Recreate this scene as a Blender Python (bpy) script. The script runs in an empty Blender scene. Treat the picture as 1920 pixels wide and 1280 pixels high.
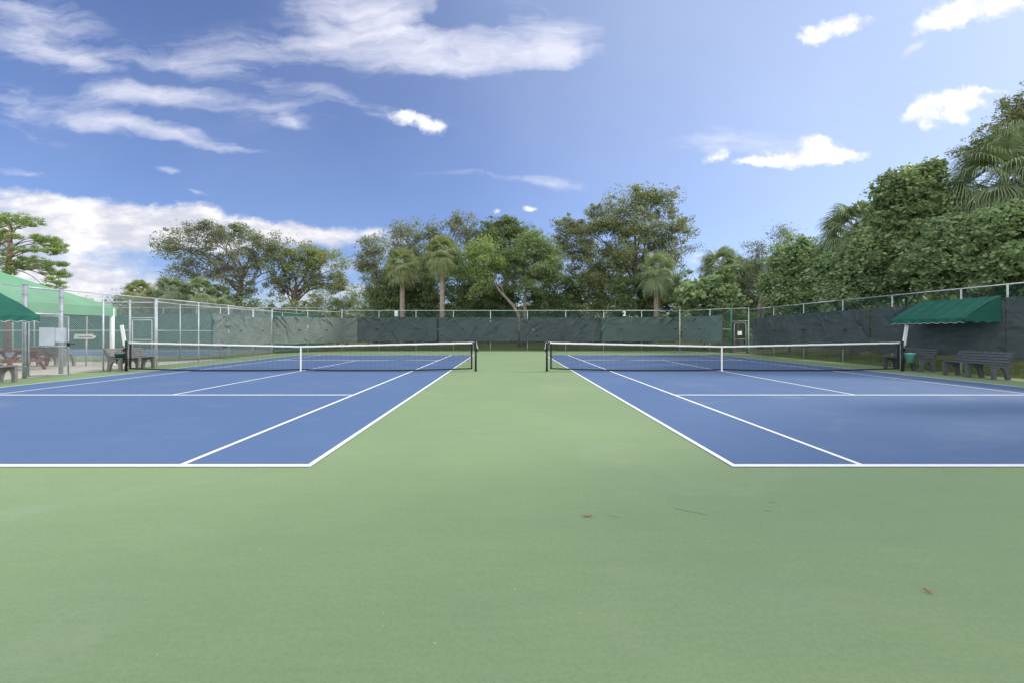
import bpy, math, random
import numpy as np
from mathutils import Vector, Matrix, noise as mnoise

PI = math.pi
R = math.radians
S = bpy.context.scene
COL = S.collection
F, CX, HY, CH = 853.0, 951.0, 623.0, 1.41      # focal length, vanishing point and eye height

# ------------------------------------------------------------------ camera
cam_d = bpy.data.cameras.new('camera')
cam = bpy.data.objects.new('camera', cam_d)
COL.objects.link(cam)
cam.location = (0, 0, CH)
cam.rotation_euler = (PI/2, 0, 0)
cam_d.sensor_width = 36
cam_d.lens = 36*F/1920
cam_d.shift_x = (960-CX)/1920
cam_d.shift_y = (HY-640)/1920
cam_d.clip_start = 0.05
cam_d.clip_end = 3000
S.camera = cam

# ------------------------------------------------------------------ light
SUN_AZ, SUN_EL = R(72), R(34)                  # azimuth from +Y towards +X
sd = bpy.data.lights.new('sun', 'SUN')
sun = bpy.data.objects.new('sun', sd)
COL.objects.link(sun)
sd.energy = 2.1
sd.angle = R(6)
sd.color = (1.0, 0.955, 0.89)
sv = Vector((math.sin(SUN_AZ)*math.cos(SUN_EL), math.cos(SUN_AZ)*math.cos(SUN_EL), math.sin(SUN_EL)))
sun.rotation_euler = sv.to_track_quat('Z', 'Y').to_euler()
sun.location = (20, 0, 30)

S.view_settings.view_transform = 'Standard'
S.view_settings.look = 'None'
S.view_settings.exposure = 0.55
S.view_settings.gamma = 1
S.view_settings.use_curve_mapping = False
S.cycles.use_denoising = True
S.cycles.max_bounces = 8
S.cycles.diffuse_bounces = 7
S.cycles.transparent_max_bounces = 8

# ------------------------------------------------------------------ sky
w = bpy.data.worlds.new('World')
S.world = w
w.use_nodes = True
nt = w.node_tree
nt.nodes.clear()


class NB:
    """small helper for building node trees"""
    def __init__(s, tree):
        s.t = tree

    def n(s, kind, **kw):
        x = s.t.nodes.new(kind)
        for k, v in kw.items():
            if k.startswith('i_'):
                x.inputs[int(k[2:]) if k[2:].isdigit() else k[2:]].default_value = v
            else:
                setattr(x, k, v)
        return x

    def link(s, a, b):
        s.t.links.new(a, b)

    def math(s, op, a, b=None, c=None, clamp=False):
        x = s.t.nodes.new('ShaderNodeMath')
        x.operation = op
        x.use_clamp = clamp
        for i, v in enumerate((a, b, c)):
            if v is None:
                continue
            if isinstance(v, (int, float)):
                x.inputs[i].default_value = v
            else:
                s.link(v, x.inputs[i])
        return x.outputs[0]

    def vmath(s, op, a, b=None):
        x = s.t.nodes.new('ShaderNodeVectorMath')
        x.operation = op
        for i, v in enumerate((a, b)):
            if v is None:
                continue
            if isinstance(v, tuple):
                x.inputs[i].default_value = v
            else:
                s.link(v, x.inputs[i])
        return x.outputs['Value'] if op == 'LENGTH' else x.outputs[0]

    def noise(s, vec, scale, detail=4, rough=0.5, dist=0.0, out='Fac'):
        x = s.t.nodes.new('ShaderNodeTexNoise')
        x.inputs['Scale'].default_value = scale
        x.inputs['Detail'].default_value = detail
        x.inputs['Roughness'].default_value = rough
        x.inputs['Distortion'].default_value = dist
        if vec is not None:
            s.link(vec, x.inputs['Vector'])
        return x.outputs[out]

    def smooth(s, v, a, b, c=0.0, d=1.0, kind='SMOOTHSTEP'):
        x = s.t.nodes.new('ShaderNodeMapRange')
        x.interpolation_type = kind
        x.clamp = True if kind == 'LINEAR' else x.clamp
        s.link(v, x.inputs[0])
        for i, q in enumerate((a, b, c, d)):
            x.inputs[1+i].default_value = q
        return x.outputs[0]

    def mix(s, fac, a, b, mode='MIX'):
        x = s.t.nodes.new('ShaderNodeMix')
        x.data_type = 'RGBA'
        x.blend_type = mode
        for sock, v in ((x.inputs['Factor'], fac), (x.inputs['A'], a), (x.inputs['B'], b)) if False else ((x.inputs[0], fac), (x.inputs[6], a), (x.inputs[7], b)):
            if isinstance(v, (int, float)):
                sock.default_value = v
            elif isinstance(v, tuple):
                sock.default_value = v if len(v) == 4 else (*v, 1)
            else:
                s.link(v, sock)
        return x.outputs[2]


b = NB(nt)
tc = b.n('ShaderNodeTexCoord')
sky = b.n('ShaderNodeTexSky', sky_type='NISHITA', sun_disc=False, sun_elevation=SUN_EL, sun_rotation=SUN_AZ)
sky.air_density = 1.0
sky.dust_density = 0.6
sky.ozone_density = 2.2
sep = b.n('ShaderNodeSeparateXYZ')
b.link(tc.outputs['Generated'], sep.inputs[0])
yy = b.math('MAXIMUM', b.math('ABSOLUTE', sep.outputs[1]), 0.06)
u = b.math('DIVIDE', sep.outputs[0], yy)
v = b.math('DIVIDE', sep.outputs[2], yy)
comb = b.n('ShaderNodeCombineXYZ')
b.link(u, comb.inputs[0]); b.link(v, comb.inputs[1])
uv = comb.outputs[0]
# warped coordinates
wn = b.noise(uv, 3.2, 4, 0.6, out='Color')
wv = b.vmath('MULTIPLY', b.vmath('SUBTRACT', wn, (0.5, 0.5, 0.5)), (0.30, 0.10, 0))
uvw0 = b.vmath('ADD', uv, wv)
wn2 = b.noise(uv, 13, 7, 0.62, out='Color')
wv2 = b.vmath('MULTIPLY', b.vmath('SUBTRACT', wn2, (0.5, 0.5, 0.5)), (0.085, 0.055, 0))
uvc = b.vmath('ADD', uv, wv2)
uvw = b.vmath('ADD', uvw0, b.vmath('MULTIPLY', wv2, (0.55, 0.35, 0)))


def blob(vec, px, py, rx, ry, rot=0, s=1.0, acc=None):
    """cloud patch centred on the direction seen at (px, py)"""
    g_ = b.n('ShaderNodeTexGradient', gradient_type='SPHERICAL')
    tm = g_.texture_mapping
    tm.vector_type = 'TEXTURE'
    tm.translation = ((px-CX)/F, (HY-py)/F, 0)
    tm.rotation = (0, 0, -R(rot))
    tm.scale = (rx/F, ry/F, 1)
    b.link(vec, g_.inputs[0])
    return b.math('MULTIPLY_ADD', g_.outputs[1], s, 0.0 if acc is None else acc)


def blobs(vec, items):
    acc = None
    for it in items:
        acc = blob(vec, *it, acc=acc)
    return acc


cir = blobs(uvw, [
    (960, 92, 200, 62, -4, 1.0), (780, 78, 190, 74, 6, 1.1), (640, 82, 190, 60, 8, 0.75), (650, 10, 170, 62, 12, 0.95),
    (760, -20, 220, 60, 0, 0.7), (1000, 40, 120, 90, 30, 0.35), (450, 95, 160, 52, 8, 0.75), (320, 110, 140, 26, 8, 0.5),
    (90, 92, 200, 46, 14, 1.15), (40, 20, 220, 55, 4, 0.6), (180, 118, 110, 22, 18, 0.55),
    (270, 180, 190, 34, 3, 1.1), (420, 192, 150, 30, 6, 0.9), (560, 210, 120, 22, 12, 0.45),
    (20, 185, 130, 46, 10, 0.5), (230, 238, 130, 26, 10, 0.9), (345, 262, 120, 26, 14, 1.1), (440, 284, 110, 12, 4, 0.8),
    (543, 235, 52, 22, 14, 0.9), (60, 238, 150, 14, 18, 0.4), (640, 195, 190, 34, 14, 0.4), (300, 215, 330, 60, 6, 0.32),
    (1045, 350, 75, 20, 4, 0.85), (920, 338, 230, 12, 4, 0.5), (50, 320, 85, 13, 4, 0.7), (285, 330, 44, 10, 6, 0.75),
    (362, 364, 40, 8, 3, 0.85), (1330, 268, 110, 34, -4, 0.5), (1700, 100, 50, 14, -24, 0.8), (1400, 250, 420, 120, -8, 0.22),
    (60, 40, 300, 70, 10, 0.34), (420, 130, 300, 40, 14, 0.34), (150, 215, 300, 40, 12, 0.34), (720, 60, 380, 110, 4, 0.30), (520, 165, 260, 26, 14, 0.3), (880, 120, 260, 26, -3, 0.5), (600, 60, 90, 60, 40, 0.4), (1020, 110, 80, 26, -10, 0.5), (1060, 70, 90, 50, -20, 0.5), (1480, 282, 190, 46, 0, 0.42), (1790, 205, 140, 60, 0, 0.34), (1820, 22, 190, 56, 0, 0.36), (1560, 55, 120, 34, -10, 0.34), (790, 230, 80, 40, 0, 0.3), (690, 215, 60, 22, 0, 0.3)])
hole = b.math('MULTIPLY', blob(uvw, 850, 30, 105, 40, -12, 1.0), 1.9)
cir = b.math('SUBTRACT', cir, hole)
mp = b.n('ShaderNodeMapping')
b.link(uvw, mp.inputs[0])
mp.inputs['Rotation'].default_value = (0, 0, R(9))
mp.inputs['Scale'].default_value = (1.0, 3.6, 1)
streak = b.noise(mp.outputs[0], 5.5, 10, 0.62, 0.25)
fine = b.noise(mp.outputs[0], 2.4, 3, 0.5)
mp3 = b.n('ShaderNodeMapping')
b.link(uvw, mp3.inputs[0])
mp3.inputs['Rotation'].default_value = (0, 0, R(16))
mp3.inputs['Scale'].default_value = (1.0, 5.5, 1)
fib = b.noise(mp3.outputs[0], 9, 9, 0.6, 0.35)
cirm = b.math('ADD', b.math('MULTIPLY', cir, 0.80), b.math('ADD', b.math('MULTIPLY_ADD', streak, 2.0, -1.12), b.math('MULTIPLY_ADD', fib, 0.9, -0.45)))
cirm = b.math('MULTIPLY', cirm, b.smooth(cir, 0.0, 0.55))
cirm = b.smooth(cirm, 0.0, 1.45, 0, 0.90, 'LINEAR')

CUM = [
    (762, 222, 44, 20, 0, 1.2), (812, 240, 36, 24, 20, 1.2), (790, 228, 46, 18, 10, 0.9),
    (1775, 192, 74, 34, -4, 1.5), (1722, 214, 46, 22, -30, 1.2), (1800, 180, 50, 28, 6, 1.1), (1790, 224, 58, 20, 6, 1.1), (1735, 235, 22, 18, 30, .8), (1850, 176, 50, 9, -4, 1.1), (1825, 200, 40, 14, 0, .8),
    (1500, 296, 130, 20, 0, 1.6), (1535, 276, 60, 28, 0, 1.3), (1578, 290, 56, 18, 4, 1.0), (1425, 300, 70, 11, -4, 1.1), (1343, 293, 34, 17, -24, 1.1), (1545, 270, 40, 26, 0, 0.8),
    (1570, 50, 90, 22, -12, 1.2), (1522, 66, 40, 24, 0, 1.1), (1815, 18, 115, 34, -10, 1.5), (1765, 38, 80, 26, -16, 1.0), (1905, 4, 110, 34, 0, 1.2),
    (990, 395, 16, 8, 0, 1.3), (936, 396, 10, 6, 0, 1.0), (700, 438, 26, 13, 0, 1.0), (1300, 482, 40, 22, 0, 0.7)]
cum = blobs(uvc, CUM)
cn = b.noise(uv, 19, 10, 0.68)
cumm = b.math('ADD', cum, b.math('MULTIPLY_ADD', cn, 2.0, -1.15))
cumm = b.math('MULTIPLY', cumm, b.smooth(cum, 0.0, 0.25))
cumm = b.smooth(cumm, -0.08, 1.15)
bank = blobs(uvc, [
    (-60, 440, 420, 90, 2, 1.15), (200, 425, 330, 58, 4, 1.3), (420, 432, 240, 40, 6, 1.4), (560, 436, 210, 26, 2, 1.3),
    (322, 392, 44, 22, 0, 0.9), (374, 398, 56, 26, 0, 0.9), (80, 375, 220, 28, 3, 0.9), (160, 520, 300, 44, 2, 1.2),
    (700, 470, 120, 60, 0, 0.5), (300, 470, 300, 30, 0, 0.35), (20, 560, 420, 60, 0, 1.0), (560, 560, 260, 40, 0, 0.7), (610, 500, 120, 26, 0, 0.6)])
mp2 = b.n('ShaderNodeMapping')
b.link(uv, mp2.inputs[0])
mp2.inputs['Scale'].default_value = (1.0, 2.6, 1)
bn = b.noise(mp2.outputs[0], 7, 8, 0.6)
bankm = b.math('ADD', bank, b.math('MULTIPLY_ADD', bn, 2.3, -1.32))
bankm = b.math('MULTIPLY', bankm, b.smooth(bank, 0.0, 0.2))
bankm = b.smooth(bankm, -0.05, 0.95)
# cloud brightness: sunlit tops and greyer undersides
lump = b.noise(mp2.outputs[0], 9, 6, 0.6)
CW = 7.3
FILL_BR = 19.0  # brightness of the added fill cloud outside the view
c_cir = (CW*0.93, CW*0.93, CW*1.03, 1)
c_cum = b.mix(b.smooth(cn, 0.35, 0.6), (CW*0.86, CW*0.89, CW*1.0, 1), (CW*1.12, CW*1.12, CW*1.14, 1))
c_bank = b.mix(b.smooth(lump, 0.38, 0.66), (CW*0.64, CW*0.66, CW*0.77, 1), (CW*1.0, CW*0.99, CW*1.0, 1))
# tint of the clear sky
skyc = b.mix(1.0, sky.outputs[0], (0.62, 0.72, 1.06, 1), 'MULTIPLY')
veil = b.smooth(b.noise(uv, 1.6, 3, 0.5), 0.30, 0.75, 0.01, 0.09)
sdot = b.n('ShaderNodeVectorMath', operation='DOT_PRODUCT')
b.link(tc.outputs['Generated'], sdot.inputs[0])
sdot.inputs[1].default_value = tuple(sv)
glow = b.math('MULTIPLY', b.math('POWER', b.math('MAXIMUM', sdot.outputs['Value'], 0.0), 1.9), 0.56)
veil = b.math('ADD', veil, glow)
skyc = b.mix(veil, skyc, (CW*0.78, CW*0.90, CW*1.02, 1))
c = b.mix(cirm, skyc, c_cir)
c = b.mix(bankm, c, c_bank)
c = b.mix(cumm, c, c_cum)
# unseen bright cloud added overhead and behind the viewer to raise the fill light
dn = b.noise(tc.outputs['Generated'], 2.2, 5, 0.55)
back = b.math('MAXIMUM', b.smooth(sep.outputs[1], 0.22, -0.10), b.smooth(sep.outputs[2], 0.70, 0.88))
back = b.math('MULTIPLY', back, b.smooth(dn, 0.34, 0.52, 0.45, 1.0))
c = b.mix(back, c, b.mix(b.smooth(sep.outputs[2], 0.35, 0.85), (FILL_BR * 0.98, FILL_BR * 0.99, FILL_BR * 1.0, 1), (FILL_BR * .37, FILL_BR * .38, FILL_BR * .40, 1)))
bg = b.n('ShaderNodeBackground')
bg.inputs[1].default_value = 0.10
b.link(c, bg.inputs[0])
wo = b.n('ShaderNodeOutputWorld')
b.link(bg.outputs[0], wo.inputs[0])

# ------------------------------------------------------------------ helpers
def at(px, Z, py=None):
    """world point at depth Z in the direction of (px, py); on the ground if no py"""
    return Vector(((px-CX)/F*Z, Z, 0.0 if py is None else CH+(HY-py)/F*Z))


def material(name, col, rough=0.8, metal=0.0, var=0.0, vscale=5.0, bump=0.0, bscale=80.0, spec=0.3, col2=None, transl=0.0, coords='Object', detail=5):
    m = bpy.data.materials.new(name)
    m.use_nodes = True
    t = m.node_tree
    n = NB(t)
    p = t.nodes['Principled BSDF']
    p.inputs['Roughness'].default_value = rough
    p.inputs['Metallic'].default_value = metal
    p.inputs['Specular IOR Level'].default_value = spec
    tcn = n.n('ShaderNodeTexCoord')
    vec = tcn.outputs[coords]
    if var or col2:
        f = n.noise(vec, vscale, detail, 0.6)
        c2 = col2 or tuple(max(0, x*(1-var)) for x in col)
        c1 = col if col2 else tuple(x*(1+var) for x in col)
        cc = n.mix(n.smooth(f, 0.32, 0.68), c1, c2)
        n.link(cc, p.inputs['Base Color'])
    else:
        p.inputs['Base Color'].default_value = (*col, 1)
    if bump:
        bn_ = n.n('ShaderNodeBump')
        bn_.inputs['Strength'].default_value = bump
        bn_.inputs['Distance'].default_value = 0.01
        n.link(n.noise(vec, bscale, 4, 0.6), bn_.inputs['Height'])
        n.link(bn_.outputs[0], p.inputs['Normal'])
    return m


class MB:
    """collects faces and links them as ONE mesh object"""
    def __init__(s):
        s.v, s.f, s.sm = [], [], []

    def add(s, vs, fs, smooth=False):
        o = len(s.v)
        s.v += [tuple(x) for x in vs]
        s.f += [tuple(i+o for i in f) for f in fs]
        s.sm += [smooth]*len(fs)

    def box(s, x0, x1, y0, y1, z0, z1, M=None):
        vs = [Vector((x, y, z)) for x in (x0, x1) for y in (y0, y1) for z in (z0, z1)]
        if M is not None:
            vs = [M @ p for p in vs]
        s.add(vs, [(0, 1, 3, 2), (4, 6, 7, 5), (0, 4, 5, 1), (2, 3, 7, 6), (0, 2, 6, 4), (1, 5, 7, 3)])

    def bar(s, p, q, w_, h_, up=Vector((0, 0, 1))):
        """rectangular bar from p to q"""
        p, q = Vector(p), Vector(q)
        d = (q-p).normalized()
        a = d.cross(up)
        if a.length < 1e-4:
            a = d.cross(Vector((1, 0, 0)))
        a.normalize()
        c_ = a.cross(d)
        vs = [e + a*sx*w_/2 + c_*sz*h_/2 for e in (p, q) for sx, sz in ((-1, -1), (1, -1), (1, 1), (-1, 1))]
        s.add(vs, [(0, 1, 2, 3), (7, 6, 5, 4), (0, 4, 5, 1), (1, 5, 6, 2), (2, 6, 7, 3), (3, 7, 4, 0)])

    def tube(s, pts, rs, n=8, cap=True):
        pts = [Vector(p) for p in pts]
        if isinstance(rs, (int, float)):
            rs = [rs]*len(pts)
        vs = []
        ref = Vector((0.31, 0.95, 0.05)).normalized()
        for i, p in enumerate(pts):
            d = (pts[min(i+1, len(pts)-1)]-pts[max(i-1, 0)]).normalized()
            a = d.cross(ref)
            if a.length < 0.05:
                a = d.cross(Vector((1, 0, 0)))
            a.normalize()
            c_ = d.cross(a)
            for k in range(n):
                t = 2*PI*k/n
                vs.append(p + (a*math.cos(t)+c_*math.sin(t))*rs[i])
        fs = []
        for i in range(len(pts)-1):
            for k in range(n):
                fs.append((i*n+k, i*n+(k+1) % n, (i+1)*n+(k+1) % n, (i+1)*n+k))
        if cap:
            fs.append(tuple(range(n))[::-1])
            fs.append(tuple((len(pts)-1)*n+k for k in range(n)))
        s.add(vs, fs, True)

    def build(s, name, mat, parent=None, bevel=0.0):
        me = bpy.data.meshes.new(name)
        me.from_pydata(s.v, [], s.f)
        me.polygons.foreach_set('use_smooth', s.sm)
        me.update()
        me.materials.append(mat)
        o = bpy.data.objects.new(name, me)
        COL.objects.link(o)
        if parent is not None:
            o.parent = parent
        if bevel:
            md = o.modifiers.new('bevel', 'BEVEL')
            md.width = bevel
            md.segments = 2
            md.limit_method = 'ANGLE'
        return o


def np_mesh(name, V, Q, mat, parent=None, smooth=False):
    """fast mesh from numpy arrays; Q is (M,k)"""
    me = bpy.data.meshes.new(name)
    V = np.asarray(V, dtype=np.float32)
    Q = np.asarray(Q, dtype=np.int32)
    me.vertices.add(len(V))
    me.vertices.foreach_set('co', V.ravel())
    me.loops.add(Q.size)
    me.loops.foreach_set('vertex_index', Q.ravel())
    me.polygons.add(len(Q))
    k = Q.shape[1]
    me.polygons.foreach_set('loop_start', np.arange(len(Q), dtype=np.int32)*k)
    me.polygons.foreach_set('use_smooth', np.full(len(Q), smooth))
    me.update(calc_edges=True)
    me.materials.append(mat)
    o = bpy.data.objects.new(name, me)
    COL.objects.link(o)
    if parent is not None:
        o.parent = parent
    return o


def empty(name, loc=(0, 0, 0), rz=0.0):
    o = bpy.data.objects.new(name, None)
    COL.objects.link(o)
    o.location = loc
    o.rotation_euler = (0, 0, rz)
    o.empty_display_size = 0.2
    return o


def tag(o, label=None, cat=None, group=None, kind=None):
    if label: o['label'] = label
    if cat: o['category'] = cat
    if group: o['group'] = group
    if kind: o['kind'] = kind
    return o


def copy_thing(root, loc, rz, label):
    r = root.copy()
    COL.objects.link(r)
    r.location = loc
    r.rotation_euler = (0, 0, rz)
    r['label'] = label
    for ch in list(root.children):
        c_ = ch.copy()
        COL.objects.link(c_)
        c_.parent = r
        for g in list(ch.children):
            d = g.copy()
            COL.objects.link(d)
            d.parent = c_
    return r


# ------------------------------------------------------------------ ground materials
def court_mat(name, col, col2, seed):
    m = bpy.data.materials.new(name)
    m.use_nodes = True
    n = NB(m.node_tree)
    p = m.node_tree.nodes['Principled BSDF']
    p.inputs['Roughness'].default_value = 0.72
    p.inputs['Specular IOR Level'].default_value = 0.28
    tcn = n.n('ShaderNodeTexCoord')
    mpn = n.n('ShaderNodeMapping')
    n.link(tcn.outputs['Object'], mpn.inputs[0])
    mpn.inputs['Location'].default_value = (seed, seed*2, 0)
    vv = mpn.outputs[0]
    big = n.noise(vv, 0.22, 4, 0.55, 0.4)
    mid = n.noise(vv, 1.3, 6, 0.65, 0.3)
    # squeegee streaks along the court
    ms = n.n('ShaderNodeMapping')
    n.link(vv, ms.inputs[0])
    ms.inputs['Scale'].default_value = (0.35, 2.2, 1)
    st = n.noise(ms.outputs[0], 1.6, 6, 0.6, 0.5)
    grain = n.noise(vv, 120, 4, 0.75)
    f = n.math('ADD', n.math('MULTIPLY', big, 0.5), n.math('ADD', n.math('MULTIPLY', mid, 0.25), n.math('MULTIPLY', st, 0.25)))
    cc = n.mix(n.smooth(f, 0.36, 0.64), col, col2)
    cc = n.mix(n.smooth(grain, 0.36, 0.64, 0.0, 0.34), cc, tuple(min(1, x*1.45+0.01) for x in col))
    spk = n.noise(vv, 34, 6, 0.7)
    cc = n.mix(n.smooth(spk, 0.34, 0.62, 0.22, 0.0), cc, tuple(x*0.62 for x in col))
    # sparse dark scuffs
    vo = n.noise(vv, 5.5, 8, 0.75)
    cc = n.mix(n.smooth(vo, 0.66, 0.78, 0.0, 0.26), cc, (0.05, 0.07, 0.05))
    # ball marks and small dark specks
    bm = n.noise(vv, 38, 3, 0.5)
    cc = n.mix(n.smooth(bm, 0.73, 0.80, 0.0, 0.30), cc, (0.04, 0.05, 0.05))
    fz = n.noise(ms.outputs[0], 9, 6, 0.7, 0.4)
    cc = n.mix(n.smooth(fz, 0.3, 0.72, 0.0, 0.16), cc, tuple(x*0.72 for x in col))
    # dusty, faded worn areas
    du = n.noise(vv, 0.7, 7, 0.6, 0.8)
    cc = n.mix(n.smooth(du, 0.52, 0.75, 0.0, 0.13), cc, (0.42, 0.43, 0.40))
    n.link(cc, p.inputs['Base Color'])
    bn_ = n.n('ShaderNodeBump')
    bn_.inputs['Strength'].default_value = 0.35
    bn_.inputs['Distance'].default_value = 0.003
    n.link(n.math('ADD', grain, n.math('MULTIPLY', mid, 0.8)), bn_.inputs['Height'])
    n.link(bn_.outputs[0], p.inputs['Normal'])
    return m


M = {}
M['green_court'] = court_mat('green_acrylic', (0.222, 0.302, 0.150), (0.180, 0.266, 0.144), 3.1)
M['blue_court'] = court_mat('blue_acrylic', (0.090, 0.153, 0.290), (0.079, 0.139, 0.274), 8.7)
M['line'] = material('white_line_paint', (0.84, 0.85, 0.85), 0.7, var=0.05, vscale=6, bump=0.2, bscale=200)
M['concrete'] = material('pale_concrete', (0.60, 0.54, 0.48), 0.9, col2=(0.50, 0.445, 0.39), vscale=0.9, bump=0.3, bscale=60)
M['earth'] = material('lawn_soil', (0.10, 0.13, 0.035), 0.95, col2=(0.15, 0.135, 0.06), vscale=0.55, bump=0.6, bscale=18, detail=8)
M['galv'] = material('galvanised_steel', (0.50, 0.53, 0.54), 0.5, metal=0.35, var=0.12, vscale=7)
M['galv_dark'] = material('dull_galvanised_steel', (0.30, 0.33, 0.36), 0.5, metal=0.3, var=0.15, vscale=6)
M['wire'] = material('galvanised_wire', (0.42, 0.45, 0.46), 0.5, metal=0.3)
M['green_wire'] = material('green_vinyl_wire', (0.02, 0.085, 0.07), 0.55)
M['green_post'] = material('green_painted_steel', (0.03, 0.16, 0.11), 0.5, var=0.15)
M['black'] = material('black_painted_steel', (0.014, 0.017, 0.016), 0.45, var=0.3, vscale=9)
M['netcord'] = material('black_net_cord', (0.015, 0.017, 0.02), 0.8)
M['tape'] = material('white_headband', (0.78, 0.78, 0.76), 0.8, var=0.06, vscale=7)
M['bench'] = material('grey_recycled_plastic', (0.080, 0.090, 0.106), 0.6, var=0.18, vscale=9, bump=0.25, bscale=50)
M['bench_pale'] = material('faded_recycled_plastic', (0.165, 0.165, 0.155), 0.65, var=0.15, vscale=9, bump=0.25, bscale=50)
M['redwood'] = material('red_stained_wood', (0.17, 0.060, 0.050), 0.7, var=0.25, vscale=8, bump=0.3, bscale=40)
M['white'] = material('white_enamel', (0.80, 0.80, 0.78), 0.55, var=0.04, vscale=5)
M['sign'] = material('faded_sign_board', (0.46, 0.50, 0.55), 0.6, var=0.08, vscale=3)
M['ink'] = material('grey_ink', (0.22, 0.22, 0.22), 0.8)
M['teal'] = material('teal_plastic', (0.22, 0.56, 0.50), 0.45, var=0.1, vscale=4)
M['dkteal'] = material('dark_green_plastic', (0.022, 0.095, 0.085), 0.45, var=0.1, vscale=4)
M['leafdry'] = material('dry_leaf', (0.36, 0.24, 0.12), 0.8, var=0.3, vscale=40)
M['twig'] = material('dry_twig', (0.17, 0.12, 0.08), 0.9)


def fabric(name, col, col2, transl=0.25, weave=420):
    m = bpy.data.materials.new(name)
    m.use_nodes = True
    n = NB(m.node_tree)
    t = m.node_tree
    p = t.nodes['Principled BSDF']
    out = t.nodes['Material Output']
    p.inputs['Roughness'].default_value = 0.85
    p.inputs['Specular IOR Level'].default_value = 0.15
    tcn = n.n('ShaderNodeTexCoord')
    ms = n.n('ShaderNodeMapping')
    n.link(tcn.outputs['Object'], ms.inputs[0])
    ms.inputs['Scale'].default_value = (0.5, 0.5, 2.6)
    f = n.noise(ms.outputs[0], 2.4, 7, 0.65, 0.5)
    f2 = n.noise(tcn.outputs['Object'], 0.9, 3, 0.5)
    cc = n.mix(n.smooth(f, 0.3, 0.7), col, col2)
    cc = n.mix(n.smooth(f2, 0.35, 0.7, 0.0, 0.35), cc, tuple(x*1.35 for x in col))
    n.link(cc, p.inputs['Base Color'])
    bn_ = n.n('ShaderNodeBump')
    bn_.inputs['Strength'].default_value = 0.5
    bn_.inputs['Distance'].default_value = 0.05
    n.link(f, bn_.inputs['Height'])
    n.link(bn_.outputs[0], p.inputs['Normal'])
    tr = n.n('ShaderNodeBsdfTranslucent')
    n.link(cc, tr.inputs[0])
    mx = n.n('ShaderNodeMixShader')
    mx.inputs[0].default_value = transl
    n.link(p.outputs[0], mx.inputs[1]); n.link(tr.outputs[0], mx.inputs[2])
    n.link(mx.outputs[0], out.inputs[0])
    return m


M['screen_dark'] = fabric('slate_windscreen', (0.072, 0.094, 0.098), (0.050, 0.068, 0.073), 0.15)
M['screen_green'] = fabric('grey_green_windscreen', (0.088, 0.128, 0.124), (0.070, 0.106, 0.103), 0.15)
M['screen_pale'] = fabric('faded_grey_windscreen', (0.165, 0.20, 0.185), (0.13, 0.16, 0.148), 0.2)
M['screen_far'] = fabric('green_windscreen', (0.075, 0.17, 0.145), (0.06, 0.14, 0.12), 0.1)
M['awning'] = fabric('green_awning_cloth', (0.030, 0.140, 0.105), (0.022, 0.112, 0.082), 0.25)
M['canopy'] = fabric('light_green_canopy_cloth', (0.19, 0.42, 0.25), (0.175, 0.39, 0.235), 0.30)


def leaf_mat(name, dark, light, third=None, transl=0.32, scale=0.9, rough=0.55):
    dark, light = tuple(min(.4, x*2.7) for x in dark), tuple(min(.5, x*2.1) for x in light)
    third = tuple(x*1.35 for x in third) if third else None
    m = bpy.data.materials.new(name)
    m.use_nodes = True
    n = NB(m.node_tree)
    t = m.node_tree
    p = t.nodes['Principled BSDF']
    out = t.nodes['Material Output']
    p.inputs['Roughness'].default_value = rough
    p.inputs['Specular IOR Level'].default_value = 0.35
    geo = n.n('ShaderNodeNewGeometry')
    tcn = n.n('ShaderNodeTexCoord')
    f = n.noise(tcn.outputs['Object'], scale, 3, 0.6)
    r = geo.outputs['Random Per Island']
    g = n.math('ADD', n.math('MULTIPLY', n.smooth(f, 0.33, 0.67), 0.55), n.math('MULTIPLY', r, 0.45))
    cc = n.mix(g, dark, light)
    if third:
        cc = n.mix(n.smooth(n.math('FRACT', n.math('MULTIPLY', r, 37.3)), 0.84, 0.97, 0, 0.55), cc, third)
    n.link(cc, p.inputs['Base Color'])
    tr = n.n('ShaderNodeBsdfTranslucent')
    n.link(n.mix(1.0, cc, (1.2, 1.28, 0.75, 1), 'MULTIPLY'), tr.inputs[0])
    mx = n.n('ShaderNodeMixShader')
    mx.inputs[0].default_value = transl
    n.link(p.outputs[0], mx.inputs[1]); n.link(tr.outputs[0], mx.inputs[2])
    n.link(mx.outputs[0], out.inputs[0])
    return m


M['oak'] = leaf_mat('oak_leaves', (0.060, 0.070, 0.038), (0.150, 0.164, 0.084), (0.22, 0.20, 0.10))
M['oak_grey'] = leaf_mat('grey_green_leaves', (0.060, 0.070, 0.048), (0.142, 0.156, 0.104), (0.19, 0.18, 0.13))
M['olive'] = leaf_mat('olive_yellow_leaves', (0.068, 0.084, 0.034), (0.165, 0.180, 0.075), (0.21, 0.17, 0.09))
M['bright'] = leaf_mat('bright_green_leaves', (0.064, 0.088, 0.044), (0.142, 0.178, 0.082), (0.21, 0.23, 0.10))
M['lime'] = leaf_mat('yellow_green_leaves', (0.080, 0.108, 0.045), (0.175, 0.215, 0.080), (0.25, 0.28, 0.10))
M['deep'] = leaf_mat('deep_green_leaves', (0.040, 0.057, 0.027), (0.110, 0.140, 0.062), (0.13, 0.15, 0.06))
M['grape'] = leaf_mat('broad_round_leaves', (0.054, 0.084, 0.042), (0.170, 0.218, 0.115), (0.26, 0.26, 0.14), 0.35, 1.3, 0.45)
M['grape2'] = leaf_mat('yellowish_round_leaves', (0.054, 0.080, 0.040), (0.172, 0.210, 0.108), (0.27, 0.27, 0.13), 0.35, 1.1, 0.45)
M['palm'] = leaf_mat('palm_fronds', (0.070, 0.088, 0.036), (0.185, 0.205, 0.085), (0.24, 0.22, 0.11), 0.22, 1.5)
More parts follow.
